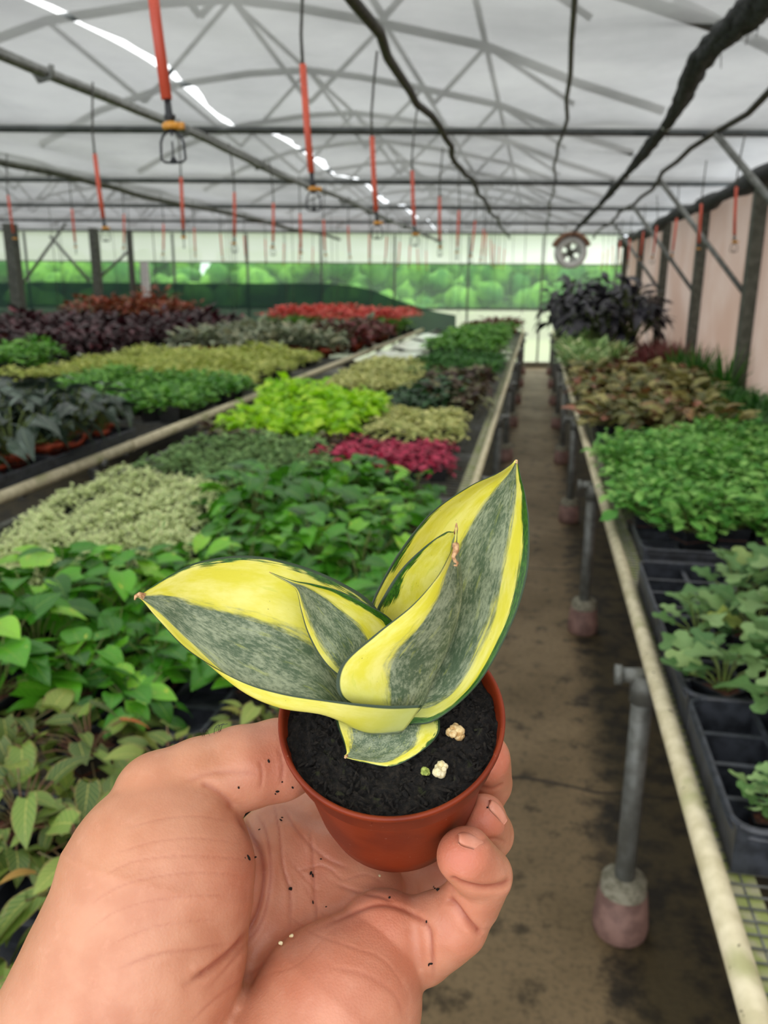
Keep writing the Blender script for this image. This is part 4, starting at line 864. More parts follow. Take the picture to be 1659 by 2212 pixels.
# ================================================================== bench plants
def lmat(name, stops, rough=0.45, second=None, s_lo=0.5, s_hi=0.6, s_scale=5.0, vein=None, veinw=0.06, edge=None, edge_at=0.8, tr=0.25, side=None, spec=0.5, sidevein=0.0):
    """leaf material: per-leaf tone, optional patches of a second colour, midrib, margin"""
    t = NT(name); uv = t.n('ShaderNodeUVMap').outputs[0]; sp = t.n('ShaderNodeSeparateXYZ'); t.l(uv, sp.inputs[0]); u, v = sp.outputs['X'], sp.outputs['Y']
    at = t.n('ShaderNodeAttribute'); at.attribute_name = 'lv'; oi = t.n('ShaderNodeObjectInfo'); lv = t.math('FRACT', t.math('ADD', at.outputs['Fac'], t.math('MULTIPLY', oi.outputs['Random'], 0.7)))
    c = t.ramp(lv, stops); au = t.math('ABSOLUTE', u)
    comb = t.n('ShaderNodeCombineXYZ'); t.l(u, comb.inputs[0]); t.l(v, comb.inputs[1]); t.l(t.math('MULTIPLY', t.math('ADD', at.outputs['Fac'], oi.outputs['Random']), 37.0), comb.inputs[2]); vec = comb.outputs[0]
    nn = t.noise(s_scale, 4, vec, 0.6)
    if second: c = t.mix(t.step(t.math('ADD', nn, t.math('MULTIPLY', t.math('SUBTRACT', lv, 0.5), 0.12)), s_lo, s_hi), c, second)
    if edge: c = t.mix(t.step(t.math('ADD', au, t.math('MULTIPLY', t.math('SUBTRACT', nn, 0.5), 0.5)), edge_at - 0.06, edge_at + 0.06), c, edge)
    if vein:
        c = t.mix(t.math('MULTIPLY', t.step(au, veinw * 1.6, veinw * 0.5), 0.75), c, vein)
    wv = t.math('SINE', t.math('MULTIPLY', t.math('SUBTRACT', v, t.math('MULTIPLY', au, 0.35)), 42.0))
    if sidevein: c = t.mix(t.math('MULTIPLY', t.step(wv, 0.75, 1.0), sidevein), c, vein or (0.3, 0.4, 0.2))
    bp = t.bump(wv, 0.25, 0.0012); P_ = t.pr(c, rough, 0, bp, spec); return t.done(t.mixs(tr, P_, t.transl(c)))
def leaf_geo(L, W, shape, fold=0.25, droop=0.35, nv=5, nu=2, wav=0.0, rg=random):
    """one blade lying along +Y, face up; returns verts, faces, uv"""
    V = []; UV = []; Fc = []
    for i in range(nv + 1):
        v = i / nv
        if shape == 'heart': wdt = (math.sin(math.pi * min(1, (v * 0.86 + 0.14)) ** 0.72)) ** 0.85 if v < 1 else 0
        elif shape == 'oval': wdt = math.sin(math.pi * (0.04 + 0.96 * v) ** 0.9) ** 0.75 if v < 1 else 0
        elif shape == 'lance': wdt = math.sin(math.pi * (0.03 + 0.97 * v) ** 0.8) ** 1.2 if v < 1 else 0
        elif shape == 'round': wdt = math.sqrt(max(0, 1 - (2 * v - 1) ** 2)) if 0 < v < 1 else 0.15
        elif shape == 'lobed': wdt = (math.sin(math.pi * (0.04 + 0.96 * v)) ** 0.6 * (0.8 + 0.28 * math.sin(v * 15))) if v < 1 else 0
        elif shape == 'blade': wdt = (1 - v) ** 0.5 * min(1, v * 6 + 0.5)
        wdt = max(wdt, 0.03) * W * 0.5; y = L * math.sin(droop * v) / max(droop, 1e-3) * 1.0; zc = -L * (1 - math.cos(droop * v)) / max(droop, 1e-3)
        for j in range(nu * 2 + 1):
            u = j / nu - 1; back = (0.10 * L * abs(u) ** 1.5 if (shape == 'heart' and i == 0) else 0)
            V.append((u * wdt, y - back, zc + abs(u) ** 1.4 * wdt * fold + wav * W * math.sin(v * 9 + u * 3) * abs(u))); UV.append((u, v))
    m = nu * 2 + 1
    for i in range(nv):
        for j in range(m - 1): q = i * m + j; Fc.append((q, q + 1, q + m + 1, q + m))
    return np.array(V), Fc, np.array(UV)
class Foliage:
    def __init__(s): s.V = []; s.F = []; s.U = []; s.L = []; s.n = 0
    def leaf(s, geo, pos, az, pitch, roll, sc, lv):
        V, Fc, UV = geo; R = (Matrix.Rotation(az, 3, 'Z') @ Matrix.Rotation(pitch, 3, 'X') @ Matrix.Rotation(roll, 3, 'Y')); R = np.array(R)
        s.V.append((V * sc) @ R.T + np.array(pos)); s.F += [tuple(i + s.n for i in f) for f in Fc]; s.U.append(UV); s.L += [lv] * len(V); s.n += len(V)
    def me(s, name, mat): return mesh_from(name, np.concatenate(s.V), s.F, [mat], uv=np.concatenate(s.U), attrs={'lv': s.L})
KINDS = {}
def plant_kind(key, name, mat, H, R, n, L, W, shape, pot='sq', stems='stem', pitch=(-0.5, 0.5), droop=0.5, fold=0.2, dome=0.5, res=(5, 2), wav=0.0, lsc=(0.7, 1.15), variants=3, detail=True, hmin=0.35, stemr=0.0012, upright=False, potr=0.045, poth=0.07, stack=None, potmat=None):
    out = []
    for vi in range(variants):
        rg = random.Random(hash((key, vi)) % 100000 if False else sum(map(ord, key)) * 17 + vi); fo = Foliage(); st = MB()
        gs = [leaf_geo(L, W * rg.uniform(.85, 1.1), shape, fold, droop * rg.uniform(.6, 1.4), res[0], res[1], wav) for _ in range(5)]
        for i in range(n):
            a = i * 2.39996 + rg.uniform(-.4, .4); q = math.sqrt((i + 0.5) / n); r = R * q * rg.uniform(.75, 1.1)
            top = H * (1 - dome * q * q) * rg.uniform(hmin + (1 - hmin) * 0.4, 1.0) if rg.random() < .65 else H * rg.uniform(hmin, 0.9) * (1 - dome * 0.6 * q * q)
            if upright:
                r *= 0.45; P_ = (r * math.cos(a), r * math.sin(a), poth * 0.9); fo.leaf(gs[i % 5], P_, a - math.pi / 2, rg.uniform(*pitch), rg.uniform(-.3, .3), rg.uniform(*lsc), rg.random()); continue
            P_ = (r * math.cos(a), r * math.sin(a), top)
            fo.leaf(gs[i % 5], P_, a - math.pi / 2 + rg.uniform(-.9, .9), rg.uniform(*pitch) + 0.25 * (1 - q), rg.uniform(-.5, .5), rg.uniform(*lsc), rg.random())
            if detail and i % (1 if n < 40 else 3) == 0: st.tube([(r * .15 * math.cos(a), r * .15 * math.sin(a), poth * .8), (r * .55 * math.cos(a), r * .55 * math.sin(a), poth + (top - poth) * .65), P_], stemr, 4, False)
            if stack and rg.random() < .5:
                for k in range(stack): fo.leaf(gs[(i + k) % 5], (P_[0] * .9, P_[1] * .9, P_[2] + 0.012 * (k + 1) * (L / .05)), a + k * 2.2 + rg.uniform(-.5, .5), rg.uniform(0.1, .7), rg.uniform(-.4, .4), rg.uniform(.45, .8), rg.random())
        parts = [('foliage', fo.me(name + '_foliage', mat))]
        if detail and st.V: parts.append(('stems', st.me('stems', M[stems], True)))
        out.append(parts)
    pm = MB()
    if pot == 'sq':
        a, h, w_ = potr, poth, 0.003; pm.box((-a, -a, h - .008), (a, -a + w_, h), 0); pm.box((-a, a - w_, h - .008), (a, a, h), 0); pm.box((-a, -a, h - .008), (-a + w_, a, h), 0); pm.box((a - w_, -a, h - .008), (a, a, h), 0)
        i = a * 0.78; V = [(-i, -i, 0), (i, -i, 0), (i, i, 0), (-i, i, 0), (-a + w_, -a + w_, h - .004), (a - w_, -a + w_, h - .004), (a - w_, a - w_, h - .004), (-a + w_, a - w_, h - .004)]
        pm.add(V, [(3, 2, 1, 0), (0, 1, 5, 4), (1, 2, 6, 5), (2, 3, 7, 6), (3, 0, 4, 7)]); potm = pm.me('pot', M[potmat or 'black_plastic'])
        sm = MB(); j = a - .006; sm.box((-j, -j, h * .5), (j, j, h - .014)); soilm = sm.me('soil', M['soil_brown'])
    else:
        a, h = potr, poth; pm.lathe([(a * .72, 0), (a * .97, h * .8), (a * 1.06, h * .8), (a * 1.08, h), (a * 1.02, h), (a * .98, h * .82), (a * .7, .006)], 18, closed=True); potm = pm.me('pot', M[potmat or 'terracotta'], True)
        sm = MB(); sm.lathe([(0, h * .5), (a * .92, h * .6), (a * .96, h * .84), (0, h * .86)], 16); soilm = sm.me('soil', M['soil'])
    KINDS[key] = (name, out, potm, soilm, detail)
def make_plant(key, vi, loc, rz, sc):
    name, out, potm, soilm, detail = KINDS[key]; o = empty(name, loc, rz); o.scale = (sc, sc, sc)
    for nm, me in out[vi % len(out)]: link(nm, me, o)
    link('pot', potm, o)
    if detail: link('soil', soilm, o)
    return o
def inpoly(x, y, P_):
    c_ = False; j = len(P_) - 1
    for i in range(len(P_)):
        if (P_[i][1] > y) != (P_[j][1] > y) and x < (P_[j][0] - P_[i][0]) * (y - P_[i][1]) / (P_[j][1] - P_[i][1]) + P_[i][0]: c_ = not c_
        j = i
    return c_
BASEZ = 0.713
def patch(key, pix, zc, pitch, label, group, jit=0.28, sc=(0.8, 1.2), cat='plant', z=BASEZ, xlim=None, rows=None, skip=0.0, trays=None, world=None):
    poly = world or [PZ(a, c_, zc)[:2] for a, c_ in pix]; rg = random.Random(sum(map(ord, label))); x0 = min(p_[0] for p_ in poly); x1 = max(p_[0] for p_ in poly); y0 = min(p_[1] for p_ in poly); y1 = max(p_[1] for p_ in poly); first = {}
    n = 0; y = y0 + pitch / 2; row = 0
    while y < y1:
        xs_ = [x for x in np.arange(x0 + pitch / 2, x1, pitch) if inpoly(x, y, poly) and (xlim is None or xlim[0] + 0.04 <= x <= xlim[1] - 0.04) and rg.random() >= skip]
        xs_.sort(key=lambda v: abs(v))
        for c_, x in enumerate(xs_):
            loc = (x + rg.uniform(-jit, jit) * pitch, y + rg.uniform(-jit, jit) * pitch, z); s = rg.uniform(*sc) * (0.88 + 0.2 * math.sin(x * 4.1 + y * 2.3) * math.sin(y * 3.1))
            o = make_plant(key, rg.randrange(len(KINDS[key][1])), loc, rg.uniform(0, 6.28), s); tag(o, ' '.join(label.split()[:11]) + ', %s row, %s from aisle' % (ORD[row], ORD[c_]), cat, group); n += 1
        if xs_: row += 1
        y += pitch
    if trays: tray_field(poly, z, trays, xlim)
    PATCHN.append((key, n)); return poly
PATCHN = []; TRN = {}
# black carrying trays
def tray_mesh(w, d, h, nx, ny):
    b = MB(); t_ = 0.003; L_ = 0.010
    for (lo, hi) in (((-w / 2, -d / 2, 0), (w / 2, d / 2, t_)),): b.box(lo, hi)
    for s in (-1, 1):
        b.box((s * (w / 2) - t_ / 2, -d / 2, 0), (s * (w / 2) + t_ / 2, d / 2, h)); b.box((-w / 2, s * (d / 2) - t_ / 2, 0), (w / 2, s * (d / 2) + t_ / 2, h))
    pts = []; rr = 0.035; W2, D2 = w / 2 + .003, d / 2 + .003
    for cx_, cy_, a0 in ((W2 - rr, D2 - rr, 0), (-W2 + rr, D2 - rr, 90), (-W2 + rr, -D2 + rr, 180), (W2 - rr, -D2 + rr, 270)):
        for k in range(5): a = math.radians(a0 + k * 22.5); pts.append((cx_ + rr * math.cos(a), cy_ + rr * math.sin(a), h))
    pts.append(pts[0]); b.tube(pts, 0.0055, 6); b.tube([(p_[0], p_[1], h - 0.014) for p_ in pts], 0.003, 5)
    b2 = MB()
    for i in range(1, nx): x = -w / 2 + w * i / nx; b2.box((x - .002, -d / 2, 0), (x + .002, d / 2, h * .8)); b2.box((x - .006, -d / 2, h * .8 - .002), (x + .006, d / 2, h * .8))
    for j in range(1, ny): y = -d / 2 + d * j / ny; b2.box((-w / 2, y - .002, 0), (w / 2, y + .002, h * .8)); b2.box((-w / 2, y - .006, h * .8 - .002), (w / 2, y + .006, h * .8))
    return b.me('tray', M['tray']), b2.me('divider', M['tray'])
TRAYS = {'shallow': tray_mesh(0.54, 0.36, 0.045, 5, 3), 'deep': tray_mesh(0.58, 0.40, 0.075, 5, 4)}
def tray(kind, loc, label, group=None, rz=0.0):
    o = empty('carrying_tray', loc, rz); link('shell', TRAYS[kind][0], o); link('divider', TRAYS[kind][1], o); return tag(o, label, 'tray', group)
def tray_field(poly, z, label_group, xlim):
    label, group = label_group; x0 = min(p_[0] for p_ in poly); x1 = max(p_[0] for p_ in poly); y0 = min(p_[1] for p_ in poly); y1 = max(p_[1] for p_ in poly)
    y = y0 + .19
    while y < y1 + .1:
        x = (xlim[0] if xlim else x0) + .30
        while x < (xlim[1] if xlim else x1) - .2:
            if inpoly(x, y, poly):
                TRN[group] = TRN.get(group, 0) + 1; tray('shallow', (x, y, z - 0.006), label + ', %s counting up the bench' % ORD[TRN[group] - 1], group)
            x += .565
        y += .385

g = srgb
M['l_pothos'] = lmat('pothos_leaf', [(0, g(39, 95, 22)), (.4, g(63, 133, 28)), (.8, g(96, 172, 38)), (1, g(145, 205, 60))], 0.32, g(193, 205, 70), 0.66, 0.72, 3.0, vein=g(132, 172, 66), veinw=.03, tr=.25, sidevein=.15)
M['l_micans'] = lmat('micans_leaf', [(0, g(61, 88, 40)), (.3, g(90, 116, 48)), (.6, g(112, 142, 58)), (.92, g(140, 157, 72)), (.97, g(184, 118, 56)), (1, g(209, 90, 52))], 0.42, vein=g(187, 183, 96), veinw=.035, tr=.22, sidevein=.35, edge=g(129, 120, 66), edge_at=.93)
M['l_fig'] = lmat('variegated_small_leaf', [(0, g(114, 155, 84)), (1, g(165, 198, 112))], .6, edge=g(248, 250, 190), edge_at=.46, tr=.25)
M['l_dusty'] = lmat('dusty_green_leaf', [(0, g(85, 127, 66)), (1, g(145, 179, 108))], .7, tr=.2)
M['l_lime'] = lmat('lime_leaf', [(0, g(130, 196, 18)), (.5, g(170, 226, 24)), (1, g(204, 242, 60))], .4, tr=.35, vein=g(200, 230, 90))
M['l_cream'] = lmat('cream_leaf', [(0, g(132, 151, 70)), (.5, g(187, 194, 110)), (1, g(233, 228, 150))], .6, g(226, 224, 150), .48, .56, 4, tr=.25)
M['l_pink'] = lmat('pink_leaf', [(0, g(150, 30, 62)), (.6, g(206, 48, 92)), (1, g(226, 90, 120))], .6, g(96, 40, 44), .62, .7, 6, tr=.2)
M['l_fern'] = lmat('fern_green', [(0, g(33, 82, 26)), (.7, g(59, 120, 36)), (1, g(92, 151, 50))], .6, tr=.2)
M['l_dark'] = lmat('deep_green_leaf', [(0, g(24, 62, 28)), (1, g(48, 98, 42))], .4, tr=.15)
M['l_brown'] = lmat('bronze_leaf', [(0, g(52, 36, 30)), (.5, g(88, 64, 46)), (1, g(124, 130, 84))], .55, tr=.15)
M['l_green'] = lmat('mid_green_leaf', [(0, g(63, 120, 38)), (.5, g(92, 157, 46)), (1, g(136, 190, 76))], .5, tr=.25)
M['l_yg'] = lmat('yellow_green_leaf', [(0, g(154, 172, 74)), (.5, g(184, 196, 96)), (1, g(217, 218, 126))], .55, tr=.3)
M['l_aloc'] = lmat('silver_veined_dark_leaf', [(0, g(34, 50, 40)), (.6, g(56, 76, 62)), (1, g(96, 116, 100))], .28, g(112, 132, 118), .58, .66, 2.5, vein=g(120, 138, 112), veinw=.05, tr=.08, spec=.6)
M['l_burg'] = lmat('burgundy_leaf', [(0, g(38, 16, 20)), (.6, g(60, 24, 30)), (.9, g(84, 32, 42)), (1, g(110, 40, 50))], .45, tr=.08)
M['l_silver'] = lmat('silver_green_leaf', [(0, g(77, 90, 66)), (.6, g(140, 151, 118)), (1, g(187, 181, 146))], .5, g(132, 64, 62), .66, .72, 2, tr=.15)
M['l_redgreen'] = lmat('red_green_leaf', [(0, g(96, 28, 34)), (.5, g(122, 44, 46)), (1, g(92, 76, 50))], .5, tr=.15)
M['l_red'] = lmat('red_bract', [(0, g(196, 52, 48)), (.6, g(222, 80, 72)), (1, g(236, 124, 104))], .5, tr=.25)
M['l_orange'] = lmat('orange_brown_leaf', [(0, g(120, 56, 34)), (.6, g(166, 76, 48)), (1, g(132, 100, 48))], .5, tr=.15)
M['l_croton'] = lmat('cream_marbled_leaf', [(0, g(68, 75, 36)), (.4, g(123, 125, 62)), (.75, g(182, 172, 104)), (.92, g(140, 75, 44)), (1, g(220, 151, 124))], .5, g(77, 58, 34), .55, .62, 3.5, tr=.18)
M['l_hebe'] = lmat('dusty_scalloped_leaf', [(0, g(63, 105, 52)), (.5, g(92, 133, 70)), (.97, g(136, 168, 104)), (1, g(154, 162, 50))], .55, vein=g(129, 157, 96), veinw=.03, tr=.18)
M['l_purple'] = lmat('blackish_purple_leaf', [(0, g(22, 22, 28)), (.7, g(40, 38, 46)), (1, g(66, 64, 74))], .4, tr=.05)
M['l_bluegreen'] = lmat('light_mint_leaf', [(0, g(68, 138, 46)), (.5, g(105, 172, 66)), (1, g(165, 216, 112))], .55, tr=.25)

K = plant_kind
K('pothos', 'pothos_plant', M['l_pothos'], .22, .12, 26, .085, .062, 'heart', dome=.35, pitch=(-.75, .55), droop=.7, res=(6, 2), stemr=.0018, potr=.05, poth=.075)
K('micans', 'velvet_vine_plant', M['l_micans'], .17, .13, 36, .072, .046, 'heart', stems='stem_red', dome=.55, pitch=(-1.1, .6), droop=.8, res=(7, 3), hmin=.2, lsc=(.55, 1.1), stemr=.0017, potr=.05, poth=.075)
K('fig', 'variegated_creeping_fig', M['l_fig'], .11, .085, 90, .024, .018, 'oval', dome=.35, pitch=(-.6, .7), res=(3, 1), stack=2, potr=.035, poth=.05, stemr=.0009)
K('dusty', 'dusty_green_plant', M['l_dusty'], .13, .09, 60, .035, .024, 'lobed', dome=.3, pitch=(-.3, .8), res=(4, 1), stack=2, potr=.04, poth=.055)
K('lime', 'lime_green_plant', M['l_lime'], .2, .13, 34, .085, .07, 'heart', dome=.35, pitch=(-.6, .7), res=(5, 2), wav=.1, potr=.045)
K('cream', 'cream_variegated_plant', M['l_cream'], .12, .10, 60, .04, .026, 'oval', dome=.35, pitch=(-.5, .7), res=(3, 1), detail=False, stack=1)
K('pink', 'pink_splash_plant', M['l_pink'], .10, .075, 36, .04, .028, 'oval', dome=.4, pitch=(-.3, .6), res=(3, 1), detail=False, stack=1)
K('fern', 'button_fern', M['l_fern'], .2, .13, 80, .11, .020, 'lobed', upright=True, pitch=(.1, 1.2), droop=1.3, res=(5, 1), detail=False)
K('dark', 'dark_green_plant', M['l_dark'], .18, .12, 34, .07, .045, 'oval', dome=.35, res=(4, 1), detail=False)
K('bronze', 'bronze_leaf_plant', M['l_brown'], .17, .12, 44, .065, .042, 'oval', dome=.35, pitch=(-.4, .8), res=(4, 1), detail=False)
K('green', 'small_green_leaf_plant', M['l_green'], .13, .10, 70, .042, .028, 'oval', dome=.35, pitch=(-.4, .8), res=(3, 1), stack=1, detail=False)
K('yg', 'yellow_green_leaf_plant', M['l_yg'], .12, .10, 70, .040, .026, 'oval', dome=.35, pitch=(-.4, .8), res=(3, 1), stack=1, detail=False)
K('aloc', 'silver_leaf_jewel_plant', M['l_aloc'], .30, .14, 20, .14, .062, 'lance', pot='round', dome=.3, pitch=(-.7, .5), droop=.8, res=(7, 2), stemr=.0028, potr=.055, poth=.09, hmin=.45)
K('burg', 'burgundy_leaf_plant', M['l_burg'], .34, .16, 46, .12, .065, 'lance', dome=.25, pitch=(-.5, .9), droop=.6, res=(4, 1), detail=False)
K('silver', 'silver_leaf_plant', M['l_silver'], .26, .15, 44, .11, .05, 'lance', pot='round', dome=.3, pitch=(-.6, .9), res=(4, 1), detail=False, potr=.05, poth=.08)
K('redg', 'red_green_leaf_plant', M['l_redgreen'], .26, .15, 44, .10, .055, 'oval', pot='round', dome=.3, pitch=(-.5, .8), res=(4, 1), detail=False, potr=.05, poth=.08)
K('red', 'red_flowering_plant', M['l_red'], .42, .16, 30, .09, .05, 'oval', dome=.1, pitch=(-.1, .7), hmin=.8, res=(4, 1), detail=False, potr=.05, poth=.08)
K('orange', 'orange_leaf_plant', M['l_orange'], .46, .18, 46, .13, .05, 'lance', dome=.15, pitch=(-.3, .9), res=(4, 1), detail=False)
K('croton', 'cream_marbled_plant', M['l_croton'], .22, .14, 34, .11, .055, 'oval', dome=.3, pitch=(-.5, .7), res=(5, 1), detail=False, wav=.08)
K('bluegreen', 'mint_leaf_plant', M['l_bluegreen'], .16, .11, 70, .045, .036, 'lobed', dome=.3, pitch=(-.4, .7), res=(5, 1), stack=2, potr=.045, poth=.07)
K('hebe', 'scalloped_leaf_seedling', M['l_hebe'], .19, .075, 14, .078, .056, 'lobed', dome=.5, pitch=(0, .95), droop=.4, res=(14, 3), stack=1, stemr=.0024, potr=.047, poth=.07, hmin=.55, wav=.04)
K('purple', 'dark_purple_shrub', M['l_purple'], .60, .24, 130, .15, .06, 'lance', dome=.3, pitch=(-.9, .8), droop=.9, res=(5, 1), detail=True, stemr=.003, potr=.07, poth=.12, hmin=.4)
K('redbrown', 'red_brown_grassy_plant', M['l_redgreen'], .3, .14, 80, .26, .012, 'blade', upright=True, pitch=(.7, 1.45), droop=.7, res=(5, 1), detail=False)
K('spire', 'upright_green_plant', M['l_fern'], .4, .10, 50, .28, .02, 'blade', upright=True, pitch=(.9, 1.5), droop=.3, res=(5, 1), detail=False)
K('finefern', 'fine_green_fern', M['l_fern'], .22, .14, 110, .17, .014, 'lobed', upright=True, pitch=(.2, 1.3), droop=1.0, res=(8, 1), detail=False)
M['l_pale'] = lmat('striped_green_leaf', [(0, g(66, 125, 50)), (.7, g(123, 172, 84)), (1, g(242, 244, 190))], .5, vein=g(235, 239, 180), veinw=.2, tr=.25)
K('lightg', 'pale_striped_plant', M['l_pale'], .26, .13, 36, .13, .045, 'lance', dome=.2, pitch=(0, 1.1), res=(4, 1), detail=False)

MX = (-1.70, -0.32)
TM = ('black shallow tray under the plants of the middle bench', 'trays on the middle bench')
patch('micans', None, .85, .152, 'olive velvet vine with bronze young leaves beside the hand', 'velvet vines on the middle bench', world=[(-1.42, .28), (-.27, .28), (-.27, 1.30), (-.62, 1.24), (-.95, 1.16), (-1.42, 1.16)], sc=(.85, 1.1), trays=TM, xlim=(-1.5, -.28))
patch('pothos', None, .87, .145, 'glossy green heart leaved pothos behind the velvet vines', 'pothos block on the middle bench', world=[(-1.5, 1.24), (-.95, 1.24), (-.62, 1.32), (-.27, 1.38), (-.25, 2.8), (-.25, 3.02), (-.88, 3.12), (-1.05, 2.75), (-.9, 2.15), (-1.2, 1.75), (-1.5, 1.6)], sc=(.85, 1.2), xlim=(-1.7, -.25), trays=TM)
patch('fig', None, .8, .105, 'pale green white creeping fig by the long cream rail', 'creeping figs on the middle bench', world=[(-1.9, 1.62), (-1.5, 1.68), (-1.2, 1.85), (-.98, 2.2), (-1.12, 2.8), (-1.3, 3.1), (-1.9, 3.15)], xlim=MX, trays=TM)
patch('dusty', None, .8, .115, 'dusty grey green low plant between creeping figs and lime plants', 'dusty green plants on the middle bench', world=[(-1.9, 3.2), (-1.3, 3.15), (-1.12, 2.95), (-.92, 3.35), (-.95, 3.8), (-1.9, 3.9)], xlim=MX)
patch('bronze', None, .8, .13, 'small brownish plant before the lime green plants', 'brownish plants on the middle bench', world=[(-1.85, 3.95), (-1.0, 3.85), (-1.0, 4.15), (-1.85, 4.3)], xlim=MX, skip=.35, sc=(.6, .8))
patch('lime', None, .9, .15, 'bright lime green leafy plant on the middle bench', 'lime plants on the middle bench', world=[(-1.62, 4.15), (-.92, 4.1), (-.98, 5.6), (-1.86, 5.5), (-1.86, 4.9)], xlim=MX, trays=TM)
patch('pink', None, .78, .095, 'low dark pink leaved plant just behind the pothos', 'pink plants on the middle bench', world=[(-.88, 3.5), (-.3, 3.45), (-.3, 3.95), (-.92, 4.1)], xlim=MX, trays=TM)
patch('cream', None, .82, .12, 'pale cream and green plant behind the dark pink plants', 'cream plants beside the lime block', world=[(-.88, 4.2), (-.3, 4.1), (-.3, 5.1), (-.88, 5.1)], xlim=MX, trays=TM)
patch('dark', None, .85, .14, 'dark green plant right behind the cream plants', 'dark green plants on the middle bench', world=[(-.92, 5.2), (-.56, 5.15), (-.56, 6.0), (-.92, 6.0)], xlim=MX)
patch('bronze', None, .85, .14, 'bronze brown leaved plant at the aisle beyond the cream plants', 'bronze plants on the middle bench', world=[(-.56, 5.15), (-.25, 5.15), (-.25, 7.0), (-.8, 7.0), (-.8, 6.1)], xlim=MX)
patch('cream', None, .85, .14, 'pale variegated plant beyond the lime green block', 'pale plants far on the middle bench', world=[(-1.85, 6.0), (-.85, 6.1), (-1.1, 8.2), (-1.88, 8.6)], xlim=MX, sc=(1, 1.3))
patch('fern', None, .9, .15, 'dense dark green fern far along the middle bench', 'ferns on the middle bench', world=[(-1.05, 7.1), (-.25, 7.1), (-.25, 9.2), (-1.1, 9.2)], xlim=MX, sc=(1.0, 1.4))
patch('green', None, .9, .26, 'faded green plant at the far end of the middle bench', 'faded plants far on the middle bench', world=[(-1.2, 9.4), (-.25, 9.4), (-.25, 14), (-1.2, 14)], xlim=MX, sc=(1.6, 2.0))
patch('redg', None, .9, .22, 'small reddish plant at the very end of the middle bench', 'reddish plants far on the middle bench', world=[(-1.2, 14.2), (-.25, 14.2), (-.25, 15.4), (-1.2, 15.4)], xlim=MX)
LX = (-4.2, -2.1)
TL = ('black tray near the cream rail of the terracotta pot bench', 'trays on the terracotta pot bench')
patch('aloc', None, .95, .17, 'dark silvery plant in terracotta pot by the long cream rail', 'terracotta potted plants by the long rail', world=[(-4.2, 2.3), (-2.16, 2.3), (-2.16, 4.05), (-2.55, 4.5), (-3.4, 4.7), (-4.2, 4.7)], xlim=(-4.2, -2.13), sc=(.95, 1.3))
patch('green', None, .85, .16, 'fresh green small leaved plant behind the terracotta pots', 'fresh green plants behind the terracotta pots', world=[(-2.2, 4.65), (-2.12, 6.0), (-2.5, 6.1), (-3.4, 6.4), (-3.3, 5.2), (-2.6, 4.75)], xlim=LX, trays=TL, sc=(1.25, 1.65))
patch('yg', None, .82, .165, 'pale yellow green plant on the terracotta pot bench', 'yellow green plants on the left bench', world=[(-4.2, 6.0), (-3.5, 6.5), (-2.5, 6.2), (-2.15, 6.2), (-2.15, 8.7), (-4.2, 8.7)], xlim=LX, trays=TL, sc=(1.25, 1.7))
patch('silver', None, .95, .19, 'silver green leaved plant behind the yellow green plants', 'silver plants on the left bench', world=[(-4.2, 9.2), (-2.25, 9.2), (-2.25, 12.2), (-4.2, 12.2)], xlim=LX, sc=(1, 1.35))
patch('redg', None, .95, .19, 'red and green leaved plant at the rail end of the silver plants', 'red green plants on the left bench', world=[(-2.6, 10.2), (-2.12, 10.0), (-2.12, 12.4), (-2.7, 12.4)], xlim=LX, sc=(1.1, 1.4))
patch('red', None, 1.0, .24, 'red flowering plant in the row before the green net', 'red flowering plants', world=[(-4.2, 12.5), (-2.15, 12.5), (-2.15, 14.6), (-4.2, 14.6)], xlim=LX, sc=(.95, 1.15))
patch('green', None, 1.0, .34, 'green leafy plant among the red flowering plants', 'green plants among the red flowers', world=[(-4.2, 12.4), (-2.15, 12.4), (-2.15, 14.6), (-4.2, 14.6)], xlim=LX, sc=(2.2, 2.6))
patch('green', None, .95, .26, 'light green plant on the far bench before the burgundy plants', 'light green plants on the far bench', world=[(-7.4, 4.9), (-4.6, 4.9), (-4.6, 7.4), (-5.2, 7.9), (-7.4, 7.9)], sc=(1.9, 2.4))
patch('burg', None, 1.0, .21, 'dark burgundy leaved plant on the far bench', 'burgundy plants on the far bench', world=[(-7.4, 8.2), (-4.6, 7.9), (-4.6, 13.4), (-5.7, 13.4), (-5.7, 12.2), (-7.4, 12.2)], sc=(.95, 1.25))
patch('dark', None, 1.0, .21, 'dark green plant on the farthest bench before the posts', 'dark green plants on the farthest bench', world=[(-12, 7.5), (-8.2, 7.5), (-8.2, 10.4), (-12, 10.4)], sc=(1.4, 1.8))
patch('orange', None, 1.1, .28, 'orange red leaved tall plant by the green net', 'orange plants on the farthest bench', world=[(-7.5, 12.5), (-5.9, 12.5), (-5.9, 14.3), (-7.5, 14.3)], sc=(1.3, 1.5))
RX = (.34, 1.38)
TR = ('blue black deep tray on the bench along the tan wall', 'trays on the tan wall bench')
patch('bluegreen', None, .85, .115, 'mint green bushy plant on the tan wall bench', 'mint plants on the tan wall bench', world=[(.36, 3.9), (.38, 2.85), (.5, 2.7), (1.36, 2.55), (1.36, 4.35), (.9, 4.4)], xlim=RX, trays=TR, sc=(1, 1.25))
patch('croton', None, .9, .16, 'cream and brown marbled plant behind the mint plants', 'marbled plants on the tan wall bench', world=[(.36, 4.6), (.95, 4.5), (1.05, 5.4), (1.36, 7.4), (.36, 7.4)], xlim=RX, trays=TR, sc=(.95, 1.2))
patch('finefern', None, .95, .15, 'fine dark green fern beside the marbled plants near the tan wall', 'fine ferns by the tan wall', world=[(.98, 4.5), (1.36, 4.45), (1.36, 6.4), (1.1, 5.4)], xlim=(.9, 1.45), sc=(1, 1.3))
